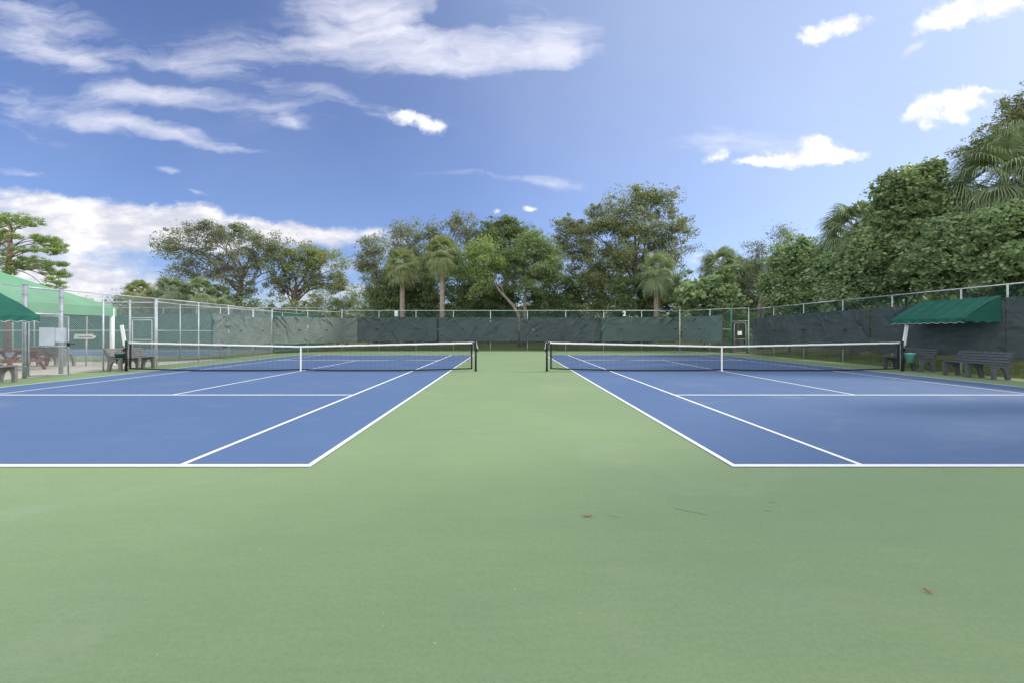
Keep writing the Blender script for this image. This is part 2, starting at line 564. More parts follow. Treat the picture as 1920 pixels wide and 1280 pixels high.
M['palm_dark'] = leaf_mat('dark_palm_fronds', (0.050, 0.070, 0.038), (0.150, 0.185, 0.098), (0.18, 0.19, 0.12), 0.22, 1.5)
M['palm_yellow'] = leaf_mat('yellowing_palm_fronds', (0.058, 0.076, 0.034), (0.148, 0.168, 0.075), (0.22, 0.19, 0.10), 0.25, 1.5)
M['pine'] = leaf_mat('pine_needles', (0.050, 0.078, 0.023), (0.145, 0.190, 0.057), (0.21, 0.24, 0.07), 0.25, 1.2)
M['drygrass'] = leaf_mat('grass_blades', (0.046, 0.064, 0.018), (0.110, 0.122, 0.044), (0.17, 0.145, 0.07), 0.3, 0.6)
M['bark'] = material('grey_bark', (0.20, 0.17, 0.14), 0.95, col2=(0.10, 0.085, 0.07), vscale=6, bump=0.8, bscale=20)
M['bark_pale'] = material('pale_bark', (0.24, 0.215, 0.185), 0.95, col2=(0.15, 0.13, 0.11), vscale=5, bump=0.6, bscale=20)
M['bark_pine'] = material('pine_bark', (0.24, 0.16, 0.12), 0.95, col2=(0.13, 0.09, 0.07), vscale=8, bump=0.9, bscale=20)
M['palm_bark'] = material('palm_bark', (0.31, 0.26, 0.215), 0.95, col2=(0.19, 0.155, 0.125), vscale=7, bump=0.8, bscale=14)


# ------------------------------------------------------------------ the setting: ground and courts
def sheet(name, poly, z, mat, kind='structure', thick=0.0):
    mb = MB()
    n_ = len(poly)
    vs = [(x, y, z) for x, y in poly]
    fs = [tuple(range(n_))]
    if thick:
        vs += [(x, y, z-thick) for x, y in poly]
        fs += [(i, i+n_, (i+1) % n_+n_, (i+1) % n_) for i in range(n_)]
    mb.add(vs, fs)
    o = mb.build(name, mat)
    tag(o, kind=kind)
    return o


# one ground sheet out to the horizon, with a low grassy rise beyond the fences
gx = np.concatenate([np.linspace(-900, -60, 12), np.linspace(-50, 50, 90), np.linspace(60, 900, 12)])
gy = np.concatenate([np.linspace(-300, -20, 6), np.linspace(-14, 70, 90), np.linspace(80, 1500, 14)])
GX, GY = np.meshgrid(gx, gy)
dist = np.maximum(np.maximum(GX-17.0, GY-36.5), 0)
sel = (GX > -14)
rise = np.where(sel, 0.55*(1-np.exp(-dist/5.0)), 0.0)
GZ = -0.03 + rise
V = np.stack([GX, GY, GZ], -1).reshape(-1, 3)
nxg, nyg = len(gx), len(gy)
I = (np.arange(nyg-1)[:, None]*nxg + np.arange(nxg-1)[None, :]).ravel()
ground = np_mesh('ground', V, np.stack([I, I+1, I+nxg+1, I+nxg], -1), M['earth'], smooth=True)
tag(ground, kind='structure')

LX, RX = -14.9, 15.75                      # side fences
court_poly = [(-15.1, -14), (RX, -14), (RX, 27.5), (16.15, 30.4), (13.3, 35.0), (-12.7, 35.0), (-15.75, 30.5), (-15.25, 25), (-14.95, 18), (-15.0, 12)]
sheet('court_surface', court_poly, 0.0, M['green_court'], thick=0.06)
NEAR, NETY, FAR = 4.772, 16.657, 28.542
for (xa, nm) in ((-13.035, 'blue_playing_area'), (2.366, 'blue_playing_area')):
    xb = xa+10.97
    sheet(nm, [(xa, NEAR), (xb, NEAR), (xb, FAR), (xa, FAR)], 0.004, M['blue_court'])
    mb = MB()
    z = 0.008

    def ln(x0, x1, y0, y1):
        mb.add([(x0, y0, z), (x1, y0, z), (x1, y1, z), (x0, y1, z)], [(0, 1, 2, 3)])
    wd = 0.06
    sl, sr = xa+1.372, xb-1.372
    ln(xa, xb, NEAR, NEAR+0.09); ln(xa, xb, FAR-0.09, FAR)
    ys, ye = NEAR+0.09, FAR-0.09
    ln(xa, xa+wd, ys, ye); ln(xb-wd, xb, ys, ye); ln(sl, sl+wd, ys, ye); ln(sr-wd, sr, ys, ye)
    a, c_ = NETY-6.40, NETY+6.40
    ln(sl+wd, sr-wd, a-.045, a+.045); ln(sl+wd, sr-wd, c_-.06, c_+.06)
    xm = (xa+xb)/2
    ln(xm-wd/2, xm+wd/2, a+.045, c_-.06)
    ln(xm-wd/2, xm+wd/2, ys, ys+0.1); ln(xm-wd/2, xm+wd/2, ye-0.1, ye)
    o = mb.build('court_lines', M['line'])
    tag(o, kind='structure')

sheet('concrete_path', [(-48, 4), (-15.14, 4), (-15.04, 12), (-14.99, 18), (-15.1, 21.5), (-15.2, 24.6), (-16.9, 22.3), (-48, 22.3)], 0.002, M['concrete'])
sheet('far_court_surface', [(-48, 22.5), (-17.25, 22.5), (-16.35, 40.8), (-48, 40.8)], 0.0, M['green_court'], thick=0.05)
sheet('far_playing_area', [(-46, 27.6), (-19.4, 27.6), (-18.9, 34.2), (-46, 34.2)], 0.004, M['blue_court'])
sheet('far_playing_area', [(-46, 36.0), (-19.2, 36.0), (-18.9, 39.6), (-46, 39.6)], 0.004, M['blue_court'])
mb = MB()
for yv in (27.6, 31.0, 34.1, 36.0, 39.5):
    mb.add([(-46, yv, .008), (-19.4, yv, .008), (-19.4, yv+.07, .008), (-46, yv+.07, .008)], [(0, 1, 2, 3)])
tag(mb.build('far_court_lines', M['line']), kind='structure')


# ------------------------------------------------------------------ chain-link fences
def mesh_panel(p, q, z0, z1, pitch=0.071, r=0.0021, mat=None, parent=None, name='chain_link_mesh', twisted=True):
    """woven diagonal wires, every wire a thin three-sided rod"""
    p, q = Vector((p[0], p[1], 0)), Vector((q[0], q[1], 0))
    L = (q-p).length
    d = (q-p)/L
    nrm = Vector((-d.y, d.x, 0))
    H = z1-z0
    segs = []
    for sgn in (1, -1):
        k = -H
        while k < L+H:
            s0, zz0, s1, zz1 = (k, z0, k+H, z1) if sgn > 0 else (k+H, z0, k, z1)
            # clip along s
            lo, hi = 0.0, 1.0
            ds = s1-s0
            t0_, t1_ = (0-s0)/ds, (L-s0)/ds
            if t0_ > t1_: t0_, t1_ = t1_, t0_
            lo, hi = max(lo, t0_), min(hi, t1_)
            if hi-lo > 0.01:
                nseg = max(1, int((hi-lo)*H/0.8))
                for i in range(nseg):
                    ta, tb = lo+(hi-lo)*i/nseg, lo+(hi-lo)*(i+1)/nseg
                    segs.append((s0+ds*ta, z0+(zz1-zz0)*ta, s0+ds*tb, z0+(zz1-zz0)*tb, sgn))
            k += pitch
    sg = np.array(segs)
    P0 = np.array(p)[None]+sg[:, 0:1]*np.array(d)[None]; P0[:, 2] = sg[:, 1]
    P1 = np.array(p)[None]+sg[:, 2:3]*np.array(d)[None]; P1[:, 2] = sg[:, 3]
    off = np.array(nrm)[None]*sg[:, 4:5]*r*0.9
    P0 = P0+off; P1 = P1+off
    dd = P1-P0
    dd /= np.linalg.norm(dd, axis=1, keepdims=True)
    A = np.tile(np.array(nrm)[None], (len(sg), 1))
    B = np.cross(dd, A)
    ring = []
    for e in (P0, P1):
        for k in range(3):
            t = 2*PI*k/3
            ring.append(e+(A*math.cos(t)+B*math.sin(t))*r)
    V = np.stack(ring, 1).reshape(-1, 3)
    base = np.arange(len(sg))*6
    Q = np.concatenate([np.stack([base+k, base+(k+1) % 3, base+3+(k+1) % 3, base+3+k], -1) for k in range(3)])
    return np_mesh(name, V, Q, mat, parent)


def line_pt(p, q, px):
    """where the vertical plane seen at px crosses the segment p-q"""
    k = (px-CX)/F
    t = (k*p[1]-p[0])/((q[0]-p[0])-k*(q[1]-p[1]))
    return (p[0]+(q[0]-p[0])*t, p[1]+(q[1]-p[1])*t)


def fence_post(x, y, h, r, root, mat, cap=True, label=None):
    mb = MB()
    mb.tube([(x, y, -0.02), (x, y, h)], r, 10)
    if cap:
        mb.tube([(x, y, h), (x, y, h+0.03), (x, y, h+0.055)], [r*1.25, r*1.15, r*0.3], 10)
    for zc in (0.35, 0.9, 1.5, 2.1, 2.55):
        if zc < h-0.1:
            mb.tube([(x, y, zc), (x, y, zc+0.03)], r*1.12, 10)
    o = mb.build('post', mat, root)
    if label: o['label'] = label
    return o


def rail(a, b_, z, r, root, mat, name='top_rail'):
    mb = MB()
    mb.tube([(a[0], a[1], z), (b_[0], b_[1], z)], r, 8)
    return mb.build(name, mat, root)


def fence(name, label, pts, h, posts, terminals=(), mat_m=None, mat_p=None, mid=None, z0=0.03, r=0.0021, rail_r=0.021, mid_r=0.016, off=0.0, bottom_wire=True):
    root = empty(name, (0, 0, 0))
    tag(root, label, 'fence')
    for a, b_ in zip(pts[:-1], pts[1:]):
        # mesh hangs on the court side of the posts
        d = Vector((b_[0]-a[0], b_[1]-a[1], 0)).normalized()
        nn = Vector((-d.y, d.x, 0))*off
        mesh_panel((a[0]+nn.x, a[1]+nn.y), (b_[0]+nn.x, b_[1]+nn.y), z0, h-0.01, r=r, mat=mat_m, parent=root)
        rail(a, b_, h, rail_r, root, mat_p, 'top_rail')
        if mid:
            rail(a, b_, mid, mid_r, root, mat_p, 'middle_rail')
    for (x, y) in posts:
        fence_post(x, y, h-0.02, 0.026, root, mat_p, cap=False)
    for (x, y) in terminals:
        fence_post(x, y, h+0.05, 0.044, root, mat_p)
    return root


BH = 3.07
BL, BR = (-12.72, 35.0), (13.28, 35.0)
bposts = [line_pt(BL, BR, px) for px in (710.7, 780, 850, 919.5, 989, 1060.7, 1131.8, 1203)]
fence('chain_link_fence', 'long straight fence across the far end behind both courts, slate windscreens tied to it', [BL, BR], BH, bposts, [BL, BR],
      M['green_wire'], M['galv'], mid=1.62, r=0.0032)
# right corner (angled) and right side
RC = (16.2, 30.5)
GL = line_pt(BR, RC, 1371)
root = fence('chain_link_fence', 'angled chain link corner panel between the far fence and the small green gate', [BR, GL], 3.05, [line_pt(BR, RC, 1331)], [], M['green_wire'], M['galv'], mid=1.62, r=0.0032)
RF0 = (15.8, 12.0)
RB = line_pt(RC, (15.8, 24.0), 1403)
rpx = (1451, 1507, 1580.4, 1673, 1802, 1889)
RP = [RC, (16.0, 27.6), (15.85, 22.0), (15.8, 12.0), (15.8, -8.0)]


def on_poly(poly, px):
    for a, b_ in zip(poly[:-1], poly[1:]):
        x, y = line_pt(a, b_, px)
        if min(a[1], b_[1])-0.01 <= y <= max(a[1], b_[1])+0.01 and y > 0.5:
            return (x, y)
    return min(((line_pt(a, b_, px), a, b_) for a, b_ in zip(poly[:-1], poly[1:])), key=lambda q: min(abs(q[0][1]-q[1][1]), abs(q[0][1]-q[2][1])))[0]


rposts = [on_poly(RP, p) for p in rpx]
rposts += [(15.8, y) for y in (11.5, 8.6, 5.7, 2.8, 0, -3, -6)]
fence('chain_link_fence', 'long fence along the right side of the courts, green awning and benches before it', RP, 2.92, rposts, [RC],
      M['green_wire'], M['galv'], mid=1.6, r=0.0030)

# left side: fence line with the open gate
LA, LB = (-14.87, 14.02), (-14.93, 15.22)
LP = [LB, (-14.75, 20.0), (-14.8, 24.0), (-15.35, 27.6), (-15.72, 30.4)]
lposts = [on_poly(LP, p) for p in (193.7, 294, 372.4, 428.3, 474)]
fence('chain_link_fence', 'bare chain link fence on the left side beyond the open gate, concrete path behind', LP, 2.82, lposts, [LP[-1]],
      M['wire'], M['galv'], mid=None, r=0.0023)
fence('chain_link_fence', 'angled left corner fence between side fence and far fence, pale screen tied on', [LP[-1], BL], 2.95, [line_pt(LP[-1], BL, 577)], [],
      M['green_wire'], M['galv'], mid=1.6, r=0.0030)
fence('chain_link_fence', 'near fence stretch at the left edge behind the faded bench and green awning', [(-14.9, -8), LA], 2.83,
      [(-14.9, y) for y in (-6, -3, 0, 3, 6, 9, 11.2)], [], M['wire'], M['galv'], r=0.0025)
# gate frame with transom panel
g = empty('gate_frame', (0, 0, 0))
tag(g, 'tall galvanised gateway with a mesh panel above the opening, left of the courts', 'gateway')
for P_ in (LA, LB):
    fence_post(P_[0], P_[1], 2.86, 0.06, g, M['galv_dark'])
for zz in (1.99, 2.80):
    rail(LA, LB, zz, 0.028, g, M['galv'], 'transom_rail')
mesh_panel(LA, LB, 2.0, 2.79, r=0.0026, mat=M['wire'], parent=g)
# open gate leaf, swung on to the court
GE = (-14.2, 14.72)
leaf = empty('chain_link_gate', (0, 0, 0))
tag(leaf, 'narrow mesh gate leaf standing open with two blank grey notice boards on it', 'gate')
GH = Vector((LA[0]+0.09, LA[1]+0.03, 0))
GEv = Vector((GE[0], GE[1], 0))
mb = MB()
for P_ in (GH, GEv):
    mb.tube([P_+Vector((0, 0, .06)), P_+Vector((0, 0, 1.93))], 0.021, 8)
for zz in (.07, .965, 1.91):
    mb.tube([GH+Vector((0, 0, zz)), GEv+Vector((0, 0, zz))], 0.019, 8)
mb.build('frame', M['galv_dark'], leaf)
mesh_panel(GH, GEv, .08, 1.9, r=0.0025, mat=M['wire'], parent=leaf)
gd = (GEv-GH).normalized()
mb = MB()
mb.bar(GEv+Vector((0, 0, 1.02))-gd*.03, GEv+Vector((0, 0, 1.035))+gd*0.16, 0.03, 0.03)
mb.box(-.03, .03, -.03, .03, .96, 1.08, Matrix.Translation(GEv))
mb.build('latch', M['black'], leaf)
# boards tied behind the gate mesh
gn = Vector((-gd.y, gd.x, 0))


def board(name, s0, s1, z0, z1, mat, base, d, nn, parent=None, th=0.006, wav=0.0):
    mb = MB()
    nx_ = 10
    for side, o_ in ((1, 0.0), (-1, th)):
        vs, fs = [], []
        for j in range(5):
            for i in range(nx_+1):
                s_ = s0+(s1-s0)*i/nx_
                zz = z0+(z1-z0)*j/4
                vs.append(base+d*s_+nn*(o_+wav*math.sin(i*1.7+j))+Vector((0, 0, zz)))
        for j in range(4):
            for i in range(nx_):
                q_ = (j*(nx_+1)+i, j*(nx_+1)+i+1, (j+1)*(nx_+1)+i+1, (j+1)*(nx_+1)+i)
                fs.append(q_ if side > 0 else q_[::-1])
        mb.add(vs, fs, True)
    return mb.build(name, mat, parent)


bb1 = board('notice_board', 0.225, 0.575, 1.00, 1.56, M['sign'], GH, gd, gn*1.0, wav=0.003)
bb1.location = gn*0.02
tag(bb1, 'taller faded grey board behind the mesh of the open gate', 'notice board')
bb2 = board('notice_board', 0.585, 0.85, 1.10, 1.55, M['sign'], GH, gd, gn*1.0, wav=0.003)
bb2.location = gn*0.02
tag(bb2, 'shorter faded grey board next to the latch of the open gate', 'notice board')

# second fence of the neighbouring courts
SP = [(-17.0, 22.0), (-17.4, 24.2), (-16.35, 41.0)]
fence('chain_link_fence', 'green mesh side fence of the neighbouring courts beyond the concrete path', SP, 2.88, [SP[1], (-17.15, 27.2), (-17.0, 30.5), (-16.8, 34), (-16.6, 37.5)], [(-17.0, 22.0), (-16.35, 41.0)],
      M['green_wire'], M['galv'], mid=1.5, r=0.0036)
cf = fence('chain_link_fence', 'chain link cross fence behind the light green canopy with white middle rail', [(-46, 22.3), (-18.28, 22.05)], 2.86,
           [(line_pt((-46, 22.3), (-18.28, 22.05), p)[0], 22.15) for p in (-60, 22, 62, 160)], [(-18.28, 22.05)], M['green_wire'], M['galv'], mid=1.5, r=0.0036)
# small gate in it
g2 = empty('chain_link_gate', (0, 0, 0))
tag(g2, 'closed mesh gate of the neighbouring courts beside the white canopy column', 'gate')
a2, b2 = Vector((-18.22, 22.0, 0)), Vector((-17.08, 21.98, 0))
for zz in (2.10, 2.84):
    rail(a2, b2, zz, 0.024, g2, M['galv'], 'transom_rail')
mb = MB()
for P_ in (a2+Vector((.10, 0, 0)), b2-Vector((.08, 0, 0))):
    mb.tube([P_+Vector((0, 0, .06)), P_+Vector((0, 0, 2.02))], 0.022, 8)
for zz in (.07, 1.06, 2.0):
    mb.tube([a2+Vector((.10, 0, zz)), b2+Vector((-.08, 0, zz))], 0.022, 8)
mb.build('frame', M['galv'], g2)
mesh_panel(a2, b2, .06, 2.84, r=0.0034, mat=M['green_wire'], parent=g2)
# far fence of the neighbouring courts
fence('chain_link_fence', 'far end fence of the neighbouring courts with green windscreens, seen through two fences', [(-48, 41.0), (-16.35, 41.0)], 3.6,
      [(x, 41.0) for x in range(-46, -17, 3)], [], M['green_wire'], M['galv'], mid=None, r=0.0036)

# right corner gate
g3 = empty('chain_link_gate', (0, 0, 0))
tag(g3, 'small closed gate with a green frame and white notice in the right far corner', 'gate')
GLv, RCv = Vector((*GL, 0)), Vector((*RC, 0))
dg = (RCv-GLv).normalized()
mb = MB(); mb.tube([GLv, GLv+Vector((0, 0, 3.12))], 0.05, 10); o = mb.build('hinge_post', M['green_post'], g3)
mb = MB(); mb.tube([RCv-dg*.12, RCv-dg*.12+Vector((0, 0, 2.0))], 0.035, 10); mb.build('latch_post', M['green_post'], g3)
rail(GLv, RCv, 3.03, 0.021, g3, M['galv'], 'top_rail')
rail(GLv, RCv, 2.16, 0.021, g3, M['galv'], 'transom_rail')
mb = MB()
ga, gb = GLv+dg*.22, RCv-dg*.2
for P_ in (ga, gb):
    mb.tube([P_+Vector((0, 0, .08)), P_+Vector((0, 0, 2.05))], 0.02, 8)
for zz in (.09, .95, 2.04):
    mb.tube([ga+Vector((0, 0, zz)), gb+Vector((0, 0, zz))], 0.02, 8)
mb.build('frame', M['galv_dark'], g3)
mesh_panel(ga, gb, .09, 2.04, r=0.0026, mat=M['green_wire'], parent=g3)
mesh_panel(GLv, RCv, 2.17, 3.02, r=0.003, mat=M['green_wire'], parent=g3)
gnn = Vector((dg.y, -dg.x, 0))
if gnn.y > 0: gnn = -gnn
no = MB()
mid_ = (ga+gb)/2+gnn*0.03
no.bar(mid_-dg*.15+Vector((0, 0, 1.35)), mid_+dg*.15+Vector((0, 0, 1.35)), 0.008, 0.26)
no = no.build('notice', M['white'])
tag(no, 'small white paper notice on the gate in the right far corner', 'notice')


# ------------------------------------------------------------------ windscreens
rs = random.Random(5)


def windscreen(label, pts, z0, z1, mat, seed, side=1.0, steps=None, vents=(), amp=1.0, group='windscreens on the court fences'):
    """cloth sheet following the polyline pts, wrinkled between its ties"""
    rr = random.Random(seed)
    P_ = [Vector((x, y, 0)) for x, y in pts]
    seg = [(b_-a).length for a, b_ in zip(P_[:-1], P_[1:])]
    L = sum(seg)
    nx_, nz_ = max(40, int(L/0.028)), 64
    fr_ = np.linspace(0, 1, nz_+1)
    sx = np.linspace(0, L, nx_+1)
    top = np.full(nx_+1, z1)
    if steps is not None:
        top = top+np.array([steps(q_/L) for q_ in sx])
    sag = 0.018*np.sin(sx*5.2+seed)**2+0.014*np.sin(sx*2.1+seed*2)
    ZZ = z0+(top-z0-sag)[None]*fr_[:, None]-0.022*np.sin(sx*3+seed)[None]*(1-fr_[:, None])
    SX = np.tile(sx[None], (nz_+1, 1))
    O = np.zeros_like(ZZ)
    for _ in range(int(L*5)+3):
        cs = rr.uniform(-.4, L+.4)
        cz = z1 if rr.random() < 0.6 else z0+(z1-z0)*rr.random()
        ang = rr.choice([-1, 1])*rr.uniform(0.25, 1.3)
        dx, dz = math.sin(ang), -math.cos(ang)
        wdt, ln_ = rr.uniform(.035, .085), rr.uniform(.5, 2.0)
        am = rr.uniform(.35, 1.2)*rr.choice([-1, 1, 1])
        curve = rr.uniform(-.25, .25)
        al = (SX-cs)*dx+(ZZ-cz)*dz
        pe = (SX-cs)*dz-(ZZ-cz)*dx-curve*al*al
        fade = np.clip(1-al/ln_, 0, 1)*np.clip((al+.1)*6, 0, 1)
        wd_ = wdt*(1+.8*np.clip(al, 0, 2))
        O += am*0.050*np.exp(-(pe/wd_)**2)*fade
    O += np.array([[0.016*mnoise.noise(Vector((q_*1.7, f_*4.4, seed)))+0.006*mnoise.noise(Vector((q_*6, f_*15, seed))) for q_ in sx] for f_ in fr_])
    cum = np.concatenate([[0], np.cumsum(seg)])
    kk = np.clip(np.searchsorted(cum, SX, side='right')-1, 0, len(seg)-1)
    D = np.array([[(b_-a).x/l_, (b_-a).y/l_] for a, b_, l_ in zip(P_[:-1], P_[1:], seg)])
    Pb = np.array([[p.x, p.y] for p in P_])
    loc = SX-cum[kk]
    off = 0.06+1.5*amp*O
    X = Pb[kk, 0]+D[kk, 0]*loc+D[kk, 1]*side*off
    Y = Pb[kk, 1]+D[kk, 1]*loc-D[kk, 0]*side*off
    vs = np.stack([X, Y, ZZ], -1).reshape(-1, 3)
    I_ = (np.arange(nz_)[:, None]*(nx_+1)+np.arange(nx_)[None]).ravel()
    o = np_mesh('windscreen', vs, np.stack([I_, I_+1, I_+nx_+2, I_+nx_+1], -1), mat, smooth=True)
    tag(o, label, 'windscreen', group)
    # half-moon wind vents: a drooping dark flap
    for vs_ in vents:
        ss, k = vs_*L, 0
        while k < len(seg)-1 and ss > seg[k]:
            ss -= seg[k]; k += 1
        d = (P_[k+1]-P_[k])/seg[k]
        n_ = Vector((d.y, -d.x, 0))*side
        c0 = P_[k]+d*ss+n_*0.10
        zc = z0+(z1-z0)*0.52
        mb = MB()
        nn_ = 8
        top_, bot_ = [], []
        for i in range(nn_+1):
            q_ = -1+2*i/nn_
            top_.append(c0+d*q_*0.13+Vector((0, 0, zc)))
            bot_.append(c0+d*q_*0.12+n_*0.012+Vector((0, 0, zc-0.055*math.sqrt(max(0, 1-q_*q_))-0.004)))
        mb.add(top_+bot_, [(i, i+1, nn_+2+i, nn_+1+i) for i in range(nn_)])
        mb.build('vent', M['netcord'], o)
    return o


bpt = lambda px: line_pt(BL, BR, px)
zb0, zb1 = 0.70, 2.56
windscreen('left one of the slate screens on the far fence, below the number 1', [bpt(671), bpt(820)], zb0, zb1, M['screen_dark'], 11, vents=(.25, .74))
windscreen('slate screen on the far fence behind the gap between the nets, on its left half', [bpt(822.5), bpt(972.3)], zb0, zb1, M['screen_dark'], 12, vents=(.3, .72))
windscreen('slate screen with strong diagonal folds on the far fence behind the gap between the nets', [bpt(974.5), bpt(1126)], zb0, zb1, M['screen_dark'], 13, vents=(.25, .76), amp=1.4)
windscreen('paler grey green screen on the far fence below the number 2', [bpt(1127.5), bpt(1270)], zb0, zb1, M['screen_green'], 14, vents=(.26, .97))
dpt = lambda px: line_pt(BR, RC, px)
windscreen('short grey green screen on the angled panel left of the corner gate', [dpt(1281), dpt(1355)], 0.68, 2.60, M['screen_green'], 15, vents=(.45,))
windscreen('far slate screen on the right fence, stepped up at its top edge', [on_poly(RP, 1413), RP[1], RP[2], on_poly(RP, 1633.5)], 0.62, 2.42, M['screen_dark'], 16,
           steps=lambda f: -0.12 if f < .2 else 0.0, vents=(.28, .55, .86), amp=0.8)
windscreen('slate screen on the right fence shaded by the green awning', [on_poly(RP, 1636), on_poly(RP, 1889)], 0.62, 2.44, M['screen_dark'], 17, amp=0.7)
windscreen('slate screen on the right fence at the right edge, nearest the viewer', [on_poly(RP, 1890), (15.8, 13.2), (15.8, 9.5)], 0.62, 2.50, M['screen_dark'], 18, amp=0.7)
windscreen('slate screen on the right fence outside the frame edge', [(15.8, 9.4), (15.8, 4.0)], 0.62, 2.50, M['screen_dark'], 19, amp=0.7)
windscreen('faded pale grey screen on the left side fence, left of the tall post', [on_poly(LP, 396.5), LP[2], LP[3], on_poly(LP, 507)], 0.66, 2.34, M['screen_pale'], 21, vents=(.38, .8), amp=1.15)
windscreen('faded pale grey screen with steep folds around the left far corner', [on_poly(LP, 509), LP[-1], BL, bpt(670)], 0.62, 2.5, M['screen_pale'], 22, vents=(.3, .62), amp=1.35)
windscreen('long green screen at the far end of the neighbouring courts', [(-47, 41.0), (-31.5, 41.0)], 0.10, 3.05, M['screen_far'], 23, group='green screens of the neighbouring courts')
windscreen('green screen of the neighbouring courts seen beside the small gate', [(-31.4, 41.0), (-17, 41.0)], 0.10, 3.05, M['screen_far'], 24, group='green screens of the neighbouring courts')


# ------------------------------------------------------------------ tennis nets
def make_net(xa, label, sag_seed=0, ext=0.0):
    xb = xa+10.97
    p0, p1 = xa-0.914, xb+0.914+ext
    mid = (p0+p1)/2
    root = empty('tennis_net', (mid, NETY, 0))
    tag(root, label, 'tennis net', 'tennis nets')
    W = (p1-p0)/2
    top = lambda x: 0.914+(1.055-0.914)*abs(x)/W

    def bot(x):
        a = abs(x)/W
        return 0.018+0.035*(math.exp(-(a/.10)**2))+0.075*max(0, (a-.55)/.45)**1.4
    # netting: knotted square mesh, each cord a thin rod
    segs = []
    x = -W+0.16
    while x < W-0.15:
        zb, zt = bot(x), top(x)-0.03
        nseg = 3
        for i in range(nseg):
            segs.append((x, zb+(zt-zb)*i/nseg, x, zb+(zt-zb)*(i+1)/nseg))
        x += 0.046
    nh = 20
    xs = np.linspace(-W+.15, W-.15, 41)
    for j in range(1, nh):
        f = j/nh
        for i in range(40):
            z_ = [bot(xx)+(top(xx)-0.03-bot(xx))*f for xx in (xs[i], xs[i+1])]
            segs.append((xs[i], z_[0], xs[i+1], z_[1]))
    sg = np.array(segs)
    P0 = np.stack([sg[:, 0], np.zeros(len(sg)), sg[:, 1]], -1)
    P1 = np.stack([sg[:, 2], np.zeros(len(sg)), sg[:, 3]], -1)
    dd = P1-P0; dd /= np.linalg.norm(dd, axis=1, keepdims=True)
    A = np.tile(np.array([[0, 1., 0]]), (len(sg), 1)); B = np.cross(dd, A)
    r = 0.0031
    V = np.stack([e+(A*math.cos(t)+B*math.sin(t))*r for e in (P0, P1) for t in (0, 2*PI/3, 4*PI/3)], 1).reshape(-1, 3)
    base = np.arange(len(sg))*6
    Q = np.concatenate([np.stack([base+k, base+(k+1) % 3, base+3+(k+1) % 3, base+3+k], -1) for k in range(3)])
    np_mesh('netting', V, Q, M['netcord'], root)
    # headband
    mb = MB()
    n_ = 60
    for i in range(n_):
        xx0, xx1 = -W+.12+(2*W-.24)*i/n_, -W+.12+(2*W-.24)*(i+1)/n_
        j0, j1 = 0.003*math.sin(i*2.1+sag_seed), 0.003*math.sin((i+1)*2.1+sag_seed)
        mb.add([(x_, y_, top(x_)-z_+j_) for x_, j_ in ((xx0, j0), (xx1, j1)) for y_, z_ in ((-.012, .062), (-.016, .0), (.016, .0), (.012, .062))],
               [(0, 4, 5, 1), (1, 5, 6, 2), (2, 6, 7, 3), (3, 7, 4, 0)], True)
    mb.build('headband', M['tape'], root)
    # bottom tape, side tapes
    mb = MB()
    for i in range(n_):
        xx0, xx1 = -W+.15+(2*W-.3)*i/n_, -W+.15+(2*W-.3)*(i+1)/n_
        mb.add([(x_, y_, bot(x_)+z_) for x_ in (xx0, xx1) for y_, z_ in ((-.010, -.012), (-.010, .032), (.010, .032), (.010, -.012))],
               [(0, 4, 5, 1), (1, 5, 6, 2), (2, 6, 7, 3), (3, 7, 4, 0)])
    mb.build('bottom_tape', M['netcord'], root)
    for sgn in (-1, 1):
        mb = MB()
        x0 = sgn*(W-.15)
        mb.add([(x0+dx, y_, z_) for z_ in (bot(x0)-.01, top(x0)-.03) for dx, y_ in ((-.03, -.01), (.03, -.01), (.03, .01), (-.03, .01))],
               [(0, 1, 5, 4), (1, 2, 6, 5), (2, 3, 7, 6), (3, 0, 4, 7), (4, 5, 6, 7), (3, 2, 1, 0)])
        mb.build('side_tape', M['netcord'], root)
        # post with cap, collar and winder
        mb = MB()
        xp = sgn*W
        mb.tube([(xp, 0, 0), (xp, 0, 1.06)], 0.038, 14)
        mb.tube([(xp, 0, 0), (xp, 0, .03)], 0.06, 14)
        mb.tube([(xp, 0, 1.06), (xp, 0, 1.085), (xp, 0, 1.10)], [.044, .042, .012], 14)
        mb.tube([(xp, 0, .78), (xp, 0, .86)], 0.047, 14)
        post = mb.build('post', M['black'], root)
        mb = MB()
        mb.box(xp+sgn*.03, xp+sgn*.085, -.035, .035, .72, .84)
        mb.tube([(xp+sgn*.06, -.02, .78), (xp+sgn*.06, -.12, .78), (xp+sgn*.06, -.13, .70)], .008, 6)
        mb.build('winder', M['black'], post)
    # white pole lacing hanging by the inner side
        mb = MB()
        xi = sgn*(W-.085)
        mb.tube([(xi, -.012, .05), (xi+.006, -.018, .4), (xi-.004, -.016, .75), (xi, -.012, 1.0)], .005, 6)
        mb.build('lacing_rod', M['wire'], root)
    mb = MB()
    mb.tube([(-W-.02, 0, 1.075), (-W+.14, 0, 1.045)], .006, 6)
    mb.build('cable', M['tape'], root)
    mb = MB()
    mb.tube([(W+.02, 0, 1.075), (W-.14, 0, 1.045)], .006, 6)
    mb.build('cable', M['tape'], root)
    # centre strap
    mb = MB()
    so = (xa+xb)/2-mid
    mb.box(so-.026, so+.026, -.02, -.017, .0, .915)
    mb.box(so-.026, so+.026, .017, .02, .0, .915)
    mb.box(so-.026, so+.026, -.0169, .0169, .9151, .919)
    mb.box(so-.02, so+.02, -.024, -.0201, .08, .14)
    mb.build('centre_strap', M['tape'], root)
    return root


NETL = make_net(-13.035, 'tennis net across the left court, dark green bucket on its far left post', 0)
NETR = make_net(2.366, 'tennis net across the right court, teal bucket on its right post', 1, 0.22)
